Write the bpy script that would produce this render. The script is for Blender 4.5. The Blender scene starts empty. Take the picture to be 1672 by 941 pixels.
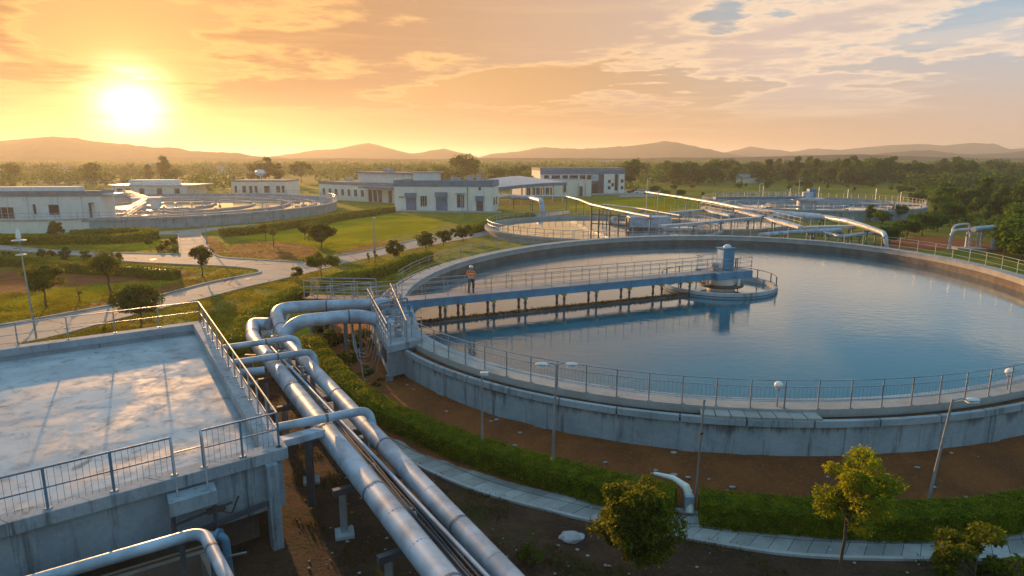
import bpy, math, random
import numpy as np
from mathutils import Vector, noise
from mathutils.geometry import tessellate_polygon
R = math.radians
rng = np.random.default_rng(7)
random.seed(7)
scn = bpy.context.scene
COL = scn.collection

# ------------------------------------------------------------------ camera, world, sun, exposure
F_PX, CX, CY, HORIZON, CAM_Z = 1060.0, 836.0, 470.5, 258.0, 12.0
PITCH = math.atan((CY - HORIZON) / F_PX)
cam = bpy.data.objects.new('camera', bpy.data.cameras.new('camera'))
COL.objects.link(cam)
cam.location = (0, 0, CAM_Z)
cam.rotation_euler = (R(90) - PITCH, 0, 0)
cam.data.sensor_width = 36
cam.data.lens = 36 * F_PX / 1672
cam.data.clip_start = 0.1
cam.data.clip_end = 40000
scn.camera = cam

SUN_EL, SUN_AZ = R(6.8), R(-29.5)          # azimuth measured from +Y, negative = towards -X
SD = Vector((math.sin(SUN_AZ) * math.cos(SUN_EL), math.cos(SUN_AZ) * math.cos(SUN_EL), math.sin(SUN_EL)))

SG = Vector((math.sin(SUN_AZ) * math.cos(R(3.9)), math.cos(SUN_AZ) * math.cos(R(3.9)), math.sin(R(3.9))))   # centre of the glow painted into the sky, set lower than the sun lamp

class NT:
    """tiny node-tree helper"""
    def __init__(s, nt):
        s.nt = nt; s.n = nt.nodes; s.l = nt.links
        s.n.clear()
    def node(s, typ, ins=None, **kw):
        nd = s.n.new(typ)
        for k, v in kw.items():
            setattr(nd, k, v)
        if ins:
            for k, v in ins.items():
                s.put(nd.inputs[k], v)
        return nd
    def put(s, sock, v):
        if isinstance(v, bpy.types.NodeSocket):
            s.l.new(v, sock)
        elif isinstance(v, bpy.types.Node):
            s.l.new(v.outputs[0], sock)
        else:
            if isinstance(v, (tuple, list)) and len(v) == 3 and sock.type == 'RGBA':
                v = (*v, 1)
            sock.default_value = v
    def math(s, op, a, b=0.0, c=None, clamp=False):
        nd = s.n.new('ShaderNodeMath'); nd.operation = op; nd.use_clamp = clamp
        s.put(nd.inputs[0], a); s.put(nd.inputs[1], b)
        if c is not None: s.put(nd.inputs[2], c)
        return nd.outputs[0]
    def vmath(s, op, a, b=(0, 0, 0)):
        nd = s.n.new('ShaderNodeVectorMath'); nd.operation = op
        s.put(nd.inputs[0], a); s.put(nd.inputs[1], b)
        return nd.outputs['Value'] if op in ('DOT_PRODUCT', 'LENGTH') else nd.outputs[0]
    def mix(s, f, a, b, mode='MIX'):
        nd = s.n.new('ShaderNodeMix'); nd.data_type = 'RGBA'; nd.blend_type = mode
        s.put(nd.inputs[0], f); s.put(nd.inputs[6], a); s.put(nd.inputs[7], b)
        return nd.outputs[2]
    def ramp(s, f, stops, interp='LINEAR'):
        nd = s.n.new('ShaderNodeValToRGB'); cr = nd.color_ramp; cr.interpolation = interp
        while len(cr.elements) > 1: cr.elements.remove(cr.elements[-1])
        for i, (p, c) in enumerate(stops):
            e = cr.elements[0] if i == 0 else cr.elements.new(p)
            e.position = p
            e.color = (c, c, c, 1) if isinstance(c, (int, float)) else (*c, 1)
        s.put(nd.inputs[0], f)
        return nd.outputs[0]
    def mapr(s, v, a, b, c=0.0, d=1.0, interp='SMOOTHSTEP'):
        nd = s.n.new('ShaderNodeMapRange'); nd.interpolation_type = interp
        for i, x in enumerate((v, a, b, c, d)): s.put(nd.inputs[i], x)
        return nd.outputs[0]
    def noise(s, vec, scale, detail=4, rough=.55, dist=0.0, out='Fac', dim='3D'):
        nd = s.n.new('ShaderNodeTexNoise'); nd.noise_dimensions = dim
        s.put(nd.inputs['Vector'], vec)
        nd.inputs['Scale'].default_value = scale; nd.inputs['Detail'].default_value = detail
        nd.inputs['Roughness'].default_value = rough; nd.inputs['Distortion'].default_value = dist
        return nd.outputs[out]

def make_world():
    w = bpy.data.worlds.new('World'); scn.world = w; w.use_nodes = True
    t = NT(w.node_tree)
    sky = t.node('ShaderNodeTexSky', sky_type='NISHITA', sun_disc=False)
    sky.sun_elevation = SUN_EL; sky.sun_rotation = SUN_AZ
    sky.altitude = 50; sky.air_density = 1.0; sky.dust_density = 2.0; sky.ozone_density = 1.5
    d = t.node('ShaderNodeTexCoord').outputs['Generated']
    sp = t.node('ShaderNodeSeparateXYZ', {0: d})
    x, y, z = sp.outputs
    zc = t.math('MAXIMUM', z, 0.0)
    s = t.vmath('DOT_PRODUCT', d, tuple(SG))
    near = t.mapr(s, -0.30, 1.0, interp='LINEAR')                       # 1 towards the sun
    hor = t.ramp(near, [(0, (.66, .76, .92)), (.30, (.70, .68, .72)), (.52, (.76, .52, .40)), (.75, (.66, .37, .19)), (1, (.36, .12, .02))])
    mid = t.ramp(near, [(0, (.48, .68, .92)), (.3, (.48, .62, .78)), (.52, (.42, .57, .70)), (.70, (.54, .57, .60)), (.88, (.48, .30, .18)), (1, (.30, .13, .055))])
    zen = (.12, .36, .54)
    g = t.mix(t.mapr(zc, 0.0, .20), hor, mid)
    g = t.mix(t.mapr(zc, .13, .28), g, zen); g = t.mix(t.mapr(zc, .38, .85), g, (.32, .60, .84))
    nis = t.vmath('SCALE', sky.outputs[0]); t.put(nis.node.inputs['Scale'], 0.10)
    base = t.mix(0.15, g, nis)
    # clouds on a flat layer seen in perspective
    inv = t.math('DIVIDE', 1.0, t.math('ADD', zc, 0.045))
    px = t.math('MULTIPLY', x, inv); py = t.math('MULTIPLY', y, inv)
    cv = t.node('ShaderNodeCombineXYZ', {0: px, 1: py, 2: 1.7}).outputs[0]
    big = t.noise(cv, .36, 2, .5)
    n1 = t.noise(cv, .80, 10, .54, .15)
    n2 = t.noise(t.vmath('ADD', cv, (6.3, 2.2, 4)), 3.1, 7, .6, .2)
    dens = t.math('ADD', n1, t.math('MULTIPLY', t.math('SUBTRACT', big, .5), .75))
    dens = t.math('ADD', dens, t.math('MULTIPLY', t.math('SUBTRACT', n2, .5), .28))
    dens = t.math('ADD', dens, t.mapr(near, .50, .90, -.05, .065))
    cov = t.mapr(dens, .502, .560)
    cov = t.math('MULTIPLY', cov, t.mapr(zc, .035, .115)); cov = t.math('MULTIPLY', cov, t.mapr(zc, .31, .20, .06, 1.0))
    body = t.ramp(near, [(0, (.40, .44, .54)), (.5, (.60, .53, .50)), (.72, (.66, .51, .44)), (.88, (.58, .38, .26)), (1, (.44, .21, .08))])
    edge = t.ramp(near, [(0, (.50, .48, .54)), (.5, (.92, .74, .60)), (.75, (.96, .70, .48)), (.90, (.86, .54, .26)), (1, (1.0, .52, .16))])
    thick = t.mapr(dens, .54, .65)
    cc = t.mix(thick, edge, body)
    gap = t.mix(t.mapr(near, .72, 1.0), base, (.66, .36, .14))
    g2 = t.mix(t.math('MULTIPLY', cov, .93), t.mix(t.mapr(zc, .04, .1), base, gap), cc)
    # thin streak veils low over the horizon
    sv = t.node('ShaderNodeCombineXYZ', {0: t.math('MULTIPLY', x, 1.4), 1: t.math('MULTIPLY', y, 1.4), 2: t.math('MULTIPLY', z, 26)}).outputs[0]
    st = t.mapr(t.noise(sv, 1.7, 6, .6, .4), .50, .68)
    st = t.math('MULTIPLY', st, t.mapr(zc, .30, .10)); st = t.math('MULTIPLY', st, t.mapr(zc, .01, .05))
    g3 = t.mix(t.math('MULTIPLY', st, .35), g2, edge)
    # glow round the sun
    a = t.math('SUBTRACT', 1.0, s)
    g_in = t.math('EXPONENT', t.math('MULTIPLY', a, -1500))
    g_md = t.math('EXPONENT', t.math('MULTIPLY', a, -170))
    g_out = t.math('EXPONENT', t.math('MULTIPLY', a, -26))
    def add(c, f, col):
        m = t.vmath('SCALE', col); t.put(m.node.inputs['Scale'], f)
        return t.vmath('ADD', c, m)
    veil = t.math('SUBTRACT', 1.0, t.math('MULTIPLY', t.math('MAXIMUM', cov, st), .55))
    o = add(g3, t.math('MULTIPLY', g_in, veil), (4.2, 3.4, 1.9)); o = add(o, t.math('MULTIPLY', g_md, veil), (.60, .27, .03)); o = add(o, g_out, (.06, .015, .0))
    bgA = t.node('ShaderNodeBackground', {'Color': o, 'Strength': SKY_GAIN})
    t.node('ShaderNodeOutputWorld', {0: bgA.outputs[0]})
SKY_GAIN = 0.74
make_world()

sun = bpy.data.objects.new('sun', bpy.data.lights.new('sun', 'SUN'))
COL.objects.link(sun)
sun.data.energy = 5.0; sun.data.angle = R(0.6); sun.data.color = (1.0, .53, .20)
sun.rotation_euler = (-SD).to_track_quat('-Z', 'Y').to_euler()

scn.view_settings.view_transform = 'Standard'
scn.view_settings.look = 'None'
scn.view_settings.exposure = 0.52
scn.view_settings.gamma = 1
scn.render.engine = 'CYCLES'
scn.cycles.use_denoising = True
scn.cycles.max_bounces = 6
scn.cycles.transparent_max_bounces = 6
scn.cycles.volume_bounces = 1
scn.cycles.sample_clamp_indirect = 4

# ------------------------------------------------------------------ geometry helpers
def ray(px, py):
    u = (px - CX) / F_PX; v = (CY - py) / F_PX
    c, s = math.cos(PITCH), math.sin(PITCH)
    return Vector((u, c + v * s, -s + v * c))
def at(px, py, z=0.0):
    """point where the line of sight through a traced photo position meets the level z"""
    d = ray(px, py); t = (z - CAM_Z) / d.z
    return Vector((d.x * t, d.y * t, z))
def zat(py, Y, px=836):
    d = ray(px, py); return CAM_Z + d.z * Y / d.y
def xat(px, Y, z=0.0):
    c, s = math.cos(PITCH), math.sin(PITCH)
    return (px - CX) / F_PX * (Y * c + (CAM_Z - z) * s)

class MB:
    def __init__(s): s.v = []; s.f = []
    def add(s, vs, fs):
        o = len(s.v); s.v += [tuple(p) for p in vs]; s.f += [tuple(i + o for i in f) for f in fs]
    def box(s, c, size, rz=0.0, rx=0.0):
        """centre c, full size"""
        hx, hy, hz = size[0] / 2, size[1] / 2, size[2] / 2
        ca, sa = math.cos(rz), math.sin(rz); cb, sb = math.cos(rx), math.sin(rx)
        vs = []
        for X, Y, Z in ((-1, -1, -1), (1, -1, -1), (1, 1, -1), (-1, 1, -1), (-1, -1, 1), (1, -1, 1), (1, 1, 1), (-1, 1, 1)):
            X *= hx; Y *= hy; Z *= hz
            Y, Z = Y * cb - Z * sb, Y * sb + Z * cb
            vs.append((c[0] + X * ca - Y * sa, c[1] + X * sa + Y * ca, c[2] + Z))
        s.add(vs, [(0, 3, 2, 1), (4, 5, 6, 7), (0, 1, 5, 4), (1, 2, 6, 5), (2, 3, 7, 6), (3, 0, 4, 7)])
    def bar(s, a, b, w, h):
        """rectangular bar from a to b (centre line), width w, height h"""
        a, b = Vector(a), Vector(b); d = (b - a).normalized()
        side = Vector((-d.y, d.x, 0))
        side = side.normalized() if side.length > 1e-5 else Vector((1, 0, 0))
        up = side.cross(d) * -1 if side.cross(d).z < 0 else side.cross(d)
        vs = []
        for p in (a, b):
            for i, j in ((-1, -1), (1, -1), (1, 1), (-1, 1)):
                vs.append(p + side * (i * w / 2) + up * (j * h / 2))
        s.add(vs, [(0, 1, 2, 3), (4, 7, 6, 5), (0, 4, 5, 1), (1, 5, 6, 2), (2, 6, 7, 3), (3, 7, 4, 0)])
    def prism(s, poly, z0, z1):
        n = len(poly)
        vs = [(p[0], p[1], z0) for p in poly] + [(p[0], p[1], z1) for p in poly]
        tr = tessellate_polygon([[Vector((p[0], p[1], 0)) for p in poly]])
        fs = [tuple(i for i in t) for t in tr] + [tuple(i + n for i in t) for t in tr]
        fs += [(i, (i + 1) % n, n + (i + 1) % n, n + i) for i in range(n)]
        s.add(vs, fs)
    def sheet(s, poly, z):
        tr = tessellate_polygon([[Vector((p[0], p[1], 0)) for p in poly]])
        s.add([(p[0], p[1], z) for p in poly], [tuple(t) for t in tr])
    def tube(s, pts, r, n=8, caps=True, rs=None):
        pts = [Vector(p) for p in pts]; m = len(pts)
        if m < 2: return
        tan = [(pts[min(i + 1, m - 1)] - pts[max(i - 1, 0)]).normalized() for i in range(m)]
        ref = Vector((0, 0, 1)) if abs(tan[0].z) < .9 else Vector((1, 0, 0))
        u = tan[0].cross(ref).normalized(); vs = []
        for i in range(m):
            u = (u - tan[i] * u.dot(tan[i])).normalized(); w = tan[i].cross(u)
            rr = rs[i] if rs else r
            for k in range(n):
                a = 2 * math.pi * k / n
                vs.append(pts[i] + u * (rr * math.cos(a)) + w * (rr * math.sin(a)))
        fs = [(i * n + k, i * n + (k + 1) % n, (i + 1) * n + (k + 1) % n, (i + 1) * n + k) for i in range(m - 1) for k in range(n)]
        if caps: fs += [tuple(range(n))[::-1], tuple((m - 1) * n + k for k in range(n))]
        s.add(vs, fs)
    def lathe(s, c, prof, n=32, a0=0, a1=2 * math.pi):
        """prof: (r, z) pairs"""
        full = abs(a1 - a0 - 2 * math.pi) < 1e-6
        cols = n if full else n + 1; m = len(prof); vs = []
        for k in range(cols):
            a = a0 + (a1 - a0) * k / n
            for r, z in prof: vs.append((c[0] + r * math.cos(a), c[1] + r * math.sin(a), c[2] + z))
        fs = []
        for k in range(n):
            k2 = (k + 1) % cols
            for i in range(m - 1): fs.append((k * m + i, k2 * m + i, k2 * m + i + 1, k * m + i + 1))
        s.add(vs, fs)
    def sweep(s, path, prof, closed=False, ring=True):
        """path: 2D points; prof: (outward offset, z) pairs, closed into a ring when ring"""
        P = [Vector((p[0], p[1])) for p in path]; n = len(P); m = len(prof); vs = []
        for i in range(n):
            a = P[i - 1] if (closed or i > 0) else P[i]; b = P[(i + 1) % n] if (closed or i < n - 1) else P[i]
            t = (b - a).normalized(); nn = Vector((t.y, -t.x))
            for o, z in prof: vs.append((P[i].x + nn.x * o, P[i].y + nn.y * o, z))
        fs = []; seg = n if closed else n - 1; pm = m if ring else m - 1
        for i in range(seg):
            j = (i + 1) % n
            for k in range(pm):
                k2 = (k + 1) % m
                fs.append((i * m + k, j * m + k, j * m + k2, i * m + k2))
        if not closed and ring:
            fs += [tuple(range(m))[::-1], tuple((n - 1) * m + k for k in range(m))]
        s.add(vs, fs)
    def blob(s, c, r, sub=2, amp=.25, fr=1.3, seed=0, squash=(1, 1, 1)):
        import bmesh
        b = bmesh.new(); bmesh.ops.create_icosphere(b, subdivisions=sub, radius=1)
        vs = []
        for v in b.verts:
            k = 1 + amp * noise.noise(v.co * fr + Vector((seed * 3.1, seed, 0)))
            vs.append((c[0] + v.co.x * r * k * squash[0], c[1] + v.co.y * r * k * squash[1], c[2] + v.co.z * r * k * squash[2]))
        fs = [tuple(v.index for v in f.verts) for f in b.faces]; b.free()
        s.add(vs, fs)
    def build(s, name, mat, parent=None, smooth=False, bevel=0, label=None):
        me = bpy.data.meshes.new(name)
        off = Vector((0, 0, 0))
        p = parent
        while p is not None: off += p.location; p = p.parent
        vs = [(v[0] - off.x, v[1] - off.y, v[2] - off.z) for v in s.v]
        me.from_pydata(vs, [], s.f)
        me.validate(); me.update()
        if smooth:
            me.polygons.foreach_set('use_smooth', [True] * len(me.polygons))
            try: me.set_sharp_from_angle(angle=R(38))
            except Exception: pass
        me.materials.append(mat)
        o = bpy.data.objects.new(name, me); COL.objects.link(o)
        if parent is not None: o.parent = parent
        if bevel:
            md = o.modifiers.new('bevel', 'BEVEL'); md.width = bevel; md.segments = 2; md.limit_method = 'ANGLE'
        if label: o['label'] = label
        return o

def tag(o, label=None, cat=None, group=None, kind=None):
    if label: o['label'] = label
    if cat: o['category'] = cat
    if group: o['group'] = group
    if kind: o['kind'] = kind
    return o
def empty(name, loc, label, cat, group=None):
    o = bpy.data.objects.new(name, None); COL.objects.link(o); o.location = loc
    o.empty_display_size = .3
    return tag(o, label, cat, group)
def copy_tree(o, parent=None):
    c = o.copy(); COL.objects.link(c)
    if parent is not None: c.parent = parent
    for ch in list(o.children): copy_tree(ch, c)
    return c
def struct(name, mb, mat, smooth=False):
    return tag(mb.build(name, mat, smooth=smooth), kind='structure')
def fillet(pts, r, n=7):
    pts = [Vector(p) for p in pts]; out = [pts[0]]
    for i in range(1, len(pts) - 1):
        a, b, c = pts[i - 1], pts[i], pts[i + 1]
        d1 = (a - b); d2 = (c - b); rr = min(r, d1.length * .48, d2.length * .48)
        p, q = b + d1.normalized() * rr, b + d2.normalized() * rr
        for k in range(n + 1):
            t = k / n; out.append(p * (1 - t) ** 2 + b * (2 * t * (1 - t)) + q * t ** 2)
    out.append(pts[-1]); return out
def smooth_px(pts, z=0.0, step=1.0):
    """traced pixel polyline -> smooth ground polyline (Catmull-Rom), resampled"""
    P = [at(p[0], p[1], z) for p in pts]
    P = [P[0] * 2 - P[1]] + P + [P[-1] * 2 - P[-2]]; out = []
    for i in range(1, len(P) - 2):
        a, b, c, d = P[i - 1:i + 3]; m = max(2, int((c - b).length / step))
        for k in range(m):
            t = k / m
            out.append(.5 * ((2 * b) + (c - a) * t + (2 * a - 5 * b + 4 * c - d) * t * t + (3 * b - a - 3 * c + d) * t ** 3))
    out.append(P[-2]); return out
def resample(pts, step):
    pts = [Vector(p) for p in pts]; L = [0]
    for a, b in zip(pts, pts[1:]): L.append(L[-1] + (b - a).length)
    n = max(1, round(L[-1] / step)); out = []; j = 0
    for k in range(n + 1):
        s = L[-1] * k / n
        while j < len(pts) - 2 and L[j + 1] < s: j += 1
        t = (s - L[j]) / max(1e-9, L[j + 1] - L[j]); out.append(pts[j].lerp(pts[j + 1], min(1, t)))
    return out

# ------------------------------------------------------------------ materials
MAT = {}
def newmat(name):
    m = bpy.data.materials.new(name); m.use_nodes = True; MAT[name] = m
    t = NT(m.node_tree)
    b = t.node('ShaderNodeBsdfPrincipled'); t.node('ShaderNodeOutputMaterial', {0: b.outputs[0]})
    return m, t, b
def wpos(t): return t.node('ShaderNodeNewGeometry').outputs['Position']
def bump(t, b, h, strength=.3, dist=.02):
    bp = t.node('ShaderNodeBump', {'Height': h, 'Strength': strength, 'Distance': dist})
    t.l.new(bp.outputs[0], b.inputs['Normal'])
def concrete(name, c1, c2, stain=(.08, .08, .07), st=.6, rough=.85, streak=True, sc=1.0, joint=None, seep=None, crack_shadow=False):
    m, t, b = newmat(name); p = wpos(t)
    n = t.noise(p, .8 * sc, 6, .6); n2 = t.noise(p, 9 * sc, 5, .6)
    c = t.mix(t.mapr(n, .32, .68), c1, c2)
    if streak:
        sv = t.vmath('MULTIPLY', p, (1.6, 1.6, .12))
        s = t.mapr(t.noise(sv, 1.5, 6, .7), .52, .72)
        c = t.mix(t.math('MULTIPLY', s, st), c, stain)
        if seep:    # damp and algae runs that start under the lip
            zz = t.node('ShaderNodeSeparateXYZ', {0: p}).outputs[2]
            run = t.mapr(t.noise(t.vmath('MULTIPLY', p, (1, 1, .05)), .45, 9, .80), .42, .74, 0.0, seep[1], 'LINEAR')
            m_ = t.mapr(t.math('SUBTRACT', t.math('ADD', zz, run), seep[0]), 0.0, .35)
            c = t.mix(t.math('MULTIPLY', m_, .60), c, (.055, .06, .05))
    if crack_shadow:  # cracks double as branching shadow lines, drawn into the surface colour
        v = t.node('ShaderNodeTexVoronoi', feature='DISTANCE_TO_EDGE'); v.inputs['Scale'].default_value = .22
        t.put(v.inputs['Vector'], t.vmath('ADD', p, t.vmath('MULTIPLY', t.noise(p, .8, 4, .6, out='Color'), (1.2, 1.2, 0))))
        c = t.mix(t.mapr(v.outputs['Distance'], .02, .004), c, tuple(x * .35 for x in c2))
        c = t.mix(t.math('MULTIPLY', t.mapr(t.noise(t.vmath('MULTIPLY', p, (1, .3, 1)), .5, 6, .7), .5, .7), .35), c, stain)
    blot = t.mapr(t.noise(t.vmath('ADD', p, (31, 7, 3)), .55 * sc, 8, .72), .58, .74)
    c = t.mix(t.math('MULTIPLY', blot, st * .7), c, stain)
    c = t.mix(.35, c, t.ramp(n2, [(.3, .55), (.7, 1.0)]), 'MULTIPLY')
    t.put(b.inputs['Base Color'], c); b.inputs['Roughness'].default_value = rough
    b.inputs['Specular IOR Level'].default_value = .3
    bump(t, b, t.math('ADD', n2, t.math('MULTIPLY', n, .5)), .35, .02)
    return m
def paint(name, c, rough=.4, metal=0.0, rust=.35, rustc=(.12, .06, .03), var=.25):
    m, t, b = newmat(name); p = wpos(t)
    n = t.noise(p, 1.1, 5, .6); n2 = t.noise(p, 6, 7, .7)
    col = t.mix(t.mapr(n, .3, .7), tuple(x * (1 - var) for x in c), tuple(min(1, x * (1 + var * .5)) for x in c))
    r = t.math('MULTIPLY', t.mapr(n2, .60, .76), rust)
    col = t.mix(r, col, rustc)
    t.put(b.inputs['Base Color'], col); b.inputs['Metallic'].default_value = metal
    t.put(b.inputs['Roughness'], t.math('ADD', rough, t.math('MULTIPLY', t.mapr(n2, .4, .75), .22)))
    bump(t, b, n2, .12, .01)
    return m
concrete('tank_concrete', (.42, .46, .48), (.31, .35, .37), st=.75)
concrete('tank_wall_concrete', (.42, .46, .48), (.31, .35, .37), st=.8, seep=(1.98, 1.1))
concrete('walk_concrete', (.46, .43, .39), (.36, .34, .31), st=.4, streak=False)
concrete('basin_concrete', (.38, .43, .46), (.28, .33, .37), st=.85)
concrete('old_concrete', (.20, .17, .14), (.13, .10, .08), st=.6)
concrete('white_render', (.93, .86, .76), (.85, .79, .70), stain=(.42, .36, .28), st=.5, sc=.5)
concrete('road_concrete', (.46, .38, .31), (.36, .30, .25), stain=(.17, .15, .13), st=.5, streak=False, sc=.5, crack_shadow=True)
concrete('kerb_concrete', (.48, .46, .43), (.36, .34, .32), st=.5, streak=False)
concrete('roof_felt', (.30, .31, .33), (.22, .23, .25), st=.4, streak=False)
concrete('rock', (.46, .45, .44), (.32, .31, .30), st=.4, streak=False, sc=3)
paint('pipe_metal', (.40, .48, .56), .38, .15, .5, rustc=(.13, .12, .12), var=.38)
paint('pipe_pale', (.52, .54, .57), .34, .15, .2)
paint('pipe_band', (.13, .15, .18), .5, .4, .4)
paint('galvanised', (.40, .42, .44), .38, .55, .35)
paint('rail_metal', (.34, .37, .40), .38, .55, .35)
paint('blue_paint', (.07, .24, .37), .45, 0, .25)
paint('blue_trim', (.085, .21, .31), .5, 0, .2)
paint('steel_dark', (.10, .12, .14), .5, .4, .5)
paint('brown_post', (.10, .075, .05), .6, .1, .6)
paint('yellow_paint', (.55, .38, .05), .5, 0, .3)
paint('white_paint', (.72, .72, .70), .45, 0, .25)
paint('grey_deck', (.30, .30, .31), .7, .1, .4)
paint('helmet_white', (.80, .80, .78), .3, 0, 0)
paint('jacket_orange', (.90, .17, .02), .8, 0, .3, rustc=(.16, .05, .03))
paint('trouser_black', (.02, .022, .03), .85, 0, 0)
paint('boot_brown', (.12, .04, .02), .6, 0, 0)
paint('skin', (.35, .18, .12), .6, 0, 0)
paint('bark', (.11, .08, .055), .9, 0, .5, rustc=(.05, .04, .03))
paint('car_red', (.35, .04, .03), .3, .1, 0)
paint('reflective', (.7, .7, .55), .3, .2, 0)

def mat_glass():
    m, t, b = newmat('dark_glass')
    b.inputs['Base Color'].default_value = (.03, .045, .05, 1); b.inputs['Roughness'].default_value = .12
    m, t, b = newmat('lamp_glass')
    b.inputs['Base Color'].default_value = (.85, .82, .76, 1); b.inputs['Roughness'].default_value = .25
    b.inputs['Subsurface Weight'].default_value = 0.0
mat_glass()

def mat_leaf(name, dark, light, trans=.45, sc=1.2, bright=(.30, .26, .03), tip=.25, yellow_top=None):
    m = bpy.data.materials.new(name); m.use_nodes = True; MAT[name] = m
    t = NT(m.node_tree); p = wpos(t)
    oi = t.node('ShaderNodeObjectInfo').outputs['Random']
    n = t.noise(p, sc, 3, .6); n2 = t.noise(p, sc * 9, 2, .6)
    c = t.mix(t.mapr(n, .35, .65), dark, light)
    c = t.mix(t.math('MULTIPLY', t.mapr(n2, .52, .72), tip), c, bright)
    c = t.mix(t.math('MULTIPLY', oi, .35), c, tuple(x * .55 for x in dark))
    d = t.node('ShaderNodeBsdfDiffuse', {'Color': c})
    g = t.node('ShaderNodeBsdfPrincipled', {'Base Color': c, 'Roughness': .6, 'Specular IOR Level': .1})
    tc = t.mix(1.0, c, (1.9, 1.7, .55), 'MULTIPLY')
    tr = t.node('ShaderNodeBsdfTranslucent', {'Color': tc})
    mx = t.node('ShaderNodeMixShader', {0: trans, 1: g.outputs[0], 2: tr.outputs[0]})
    t.node('ShaderNodeOutputMaterial', {0: mx.outputs[0]})
    return m
mat_leaf('leaf_hedge', (.085, .13, .008), (.21, .24, .012), .38, 2.2, bright=(.60, .50, .03), tip=.6)
mat_leaf('leaf_dark', (.035, .07, .012), (.10, .14, .018), .45, 1.2, bright=(.30, .26, .03), tip=.35)
mat_leaf('leaf_mid', (.065, .10, .012), (.17, .19, .022), .5, 1.1, bright=(.40, .34, .03), tip=.35)
mat_leaf('leaf_yellow', (.12, .17, .014), (.27, .29, .024), .5, 1.4, bright=(.50, .44, .03), tip=.5)
mat_leaf('leaf_gold', (.045, .085, .012), (.14, .165, .016), .5, 1.6, bright=(.85, .60, .02), tip=.5)  # golden flecks put sun highlights into the leaf colour
mat_leaf('leaf_far', (.032, .09, .016), (.09, .165, .024), .5, .06, bright=(.30, .28, .04))
mat_leaf('grass_blade', (.12, .13, .015), (.27, .24, .025), .55, .4, bright=(.42, .33, .03))
mat_leaf('weed', (.05, .05, .02), (.10, .085, .03), .4, 1.0, bright=(.2, .15, .04))

def mat_ground():
    m, t, b = newmat('ground_grass'); p = wpos(t)
    n = t.noise(p, .045, 7, .62); n1 = t.noise(p, .5, 6, .65); n2 = t.noise(p, 7, 6, .7)
    c = t.mix(t.mapr(n1, .35, .65), (.13, .145, .010), (.28, .225, .014))
    c = t.mix(t.math('MULTIPLY', t.mapr(n, .54, .68), .7), c, (.13, .085, .035))
    c = t.mix(t.math('MULTIPLY', t.mapr(n2, .5, .75), .5), c, (.045, .06, .012))
    # beyond the plant the open ground is scrubby
    yy = t.node('ShaderNodeSeparateXYZ', {0: p}).outputs[1]
    far = t.mapr(yy, 250, 700)
    c = t.mix(far, c, t.mix(t.mapr(t.noise(p, .012, 6, .6), .4, .6), (.03, .05, .015), (.10, .095, .03)))
    t.put(b.inputs['Base Color'], c); b.inputs['Roughness'].default_value = .95
    b.inputs['Specular IOR Level'].default_value = .1
    bump(t, b, t.math('ADD', n2, t.math('MULTIPLY', n1, 2.0)), .8, .08)
    m, t, b = newmat('lawn'); p = wpos(t)
    n1 = t.noise(p, .12, 6, .6); n2 = t.noise(p, 6, 6, .7)
    c = t.mix(t.mapr(n1, .35, .68), (.30, .24, .010), (.48, .34, .014))
    c = t.mix(t.math('MULTIPLY', t.mapr(n2, .45, .75), .45), c, (.10, .10, .008))
    t.put(b.inputs['Base Color'], c); b.inputs['Roughness'].default_value = 1
    b.inputs['Specular IOR Level'].default_value = 0
    bump(t, b, n2, .7, .05)
    for nm, a, bb, cc in (('dirt', (.33, .105, .032), (.21, .07, .025), (.42, .18, .07)),
                          ('dark_soil', (.11, .058, .033), (.055, .034, .023), (.19, .105, .055))):
        m, t, b = newmat(nm); p = wpos(t)
        n1 = t.noise(p, .6, 7, .65); n2 = t.noise(p, 8, 8, .7)
        c = t.mix(t.mapr(n1, .35, .65), a, bb)
        c = t.mix(t.math('MULTIPLY', t.mapr(n2, .52, .72), .8), c, cc)
        if nm == 'dark_soil':
            c = t.mix(t.math('MULTIPLY', t.mapr(t.noise(p, .33, 6, .6), .54, .64), .7), c, (.045, .055, .012))
        t.put(b.inputs['Base Color'], c); b.inputs['Roughness'].default_value = .95
        b.inputs['Specular IOR Level'].default_value = .15
        bump(t, b, t.math('ADD', n2, t.math('MULTIPLY', n1, 2.5)), 1.0, .13)
    m, t, b = newmat('hill'); p = wpos(t)
    n1 = t.noise(p, .03, 8, .7)
    c = t.mix(t.mapr(n1, .38, .62), (.03, .045, .03), (.06, .07, .05))
    t.put(b.inputs['Base Color'], c); b.inputs['Roughness'].default_value = 1
    b.inputs['Specular IOR Level'].default_value = 0
    bump(t, b, n1, 1.0, 6)
mat_ground()

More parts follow.
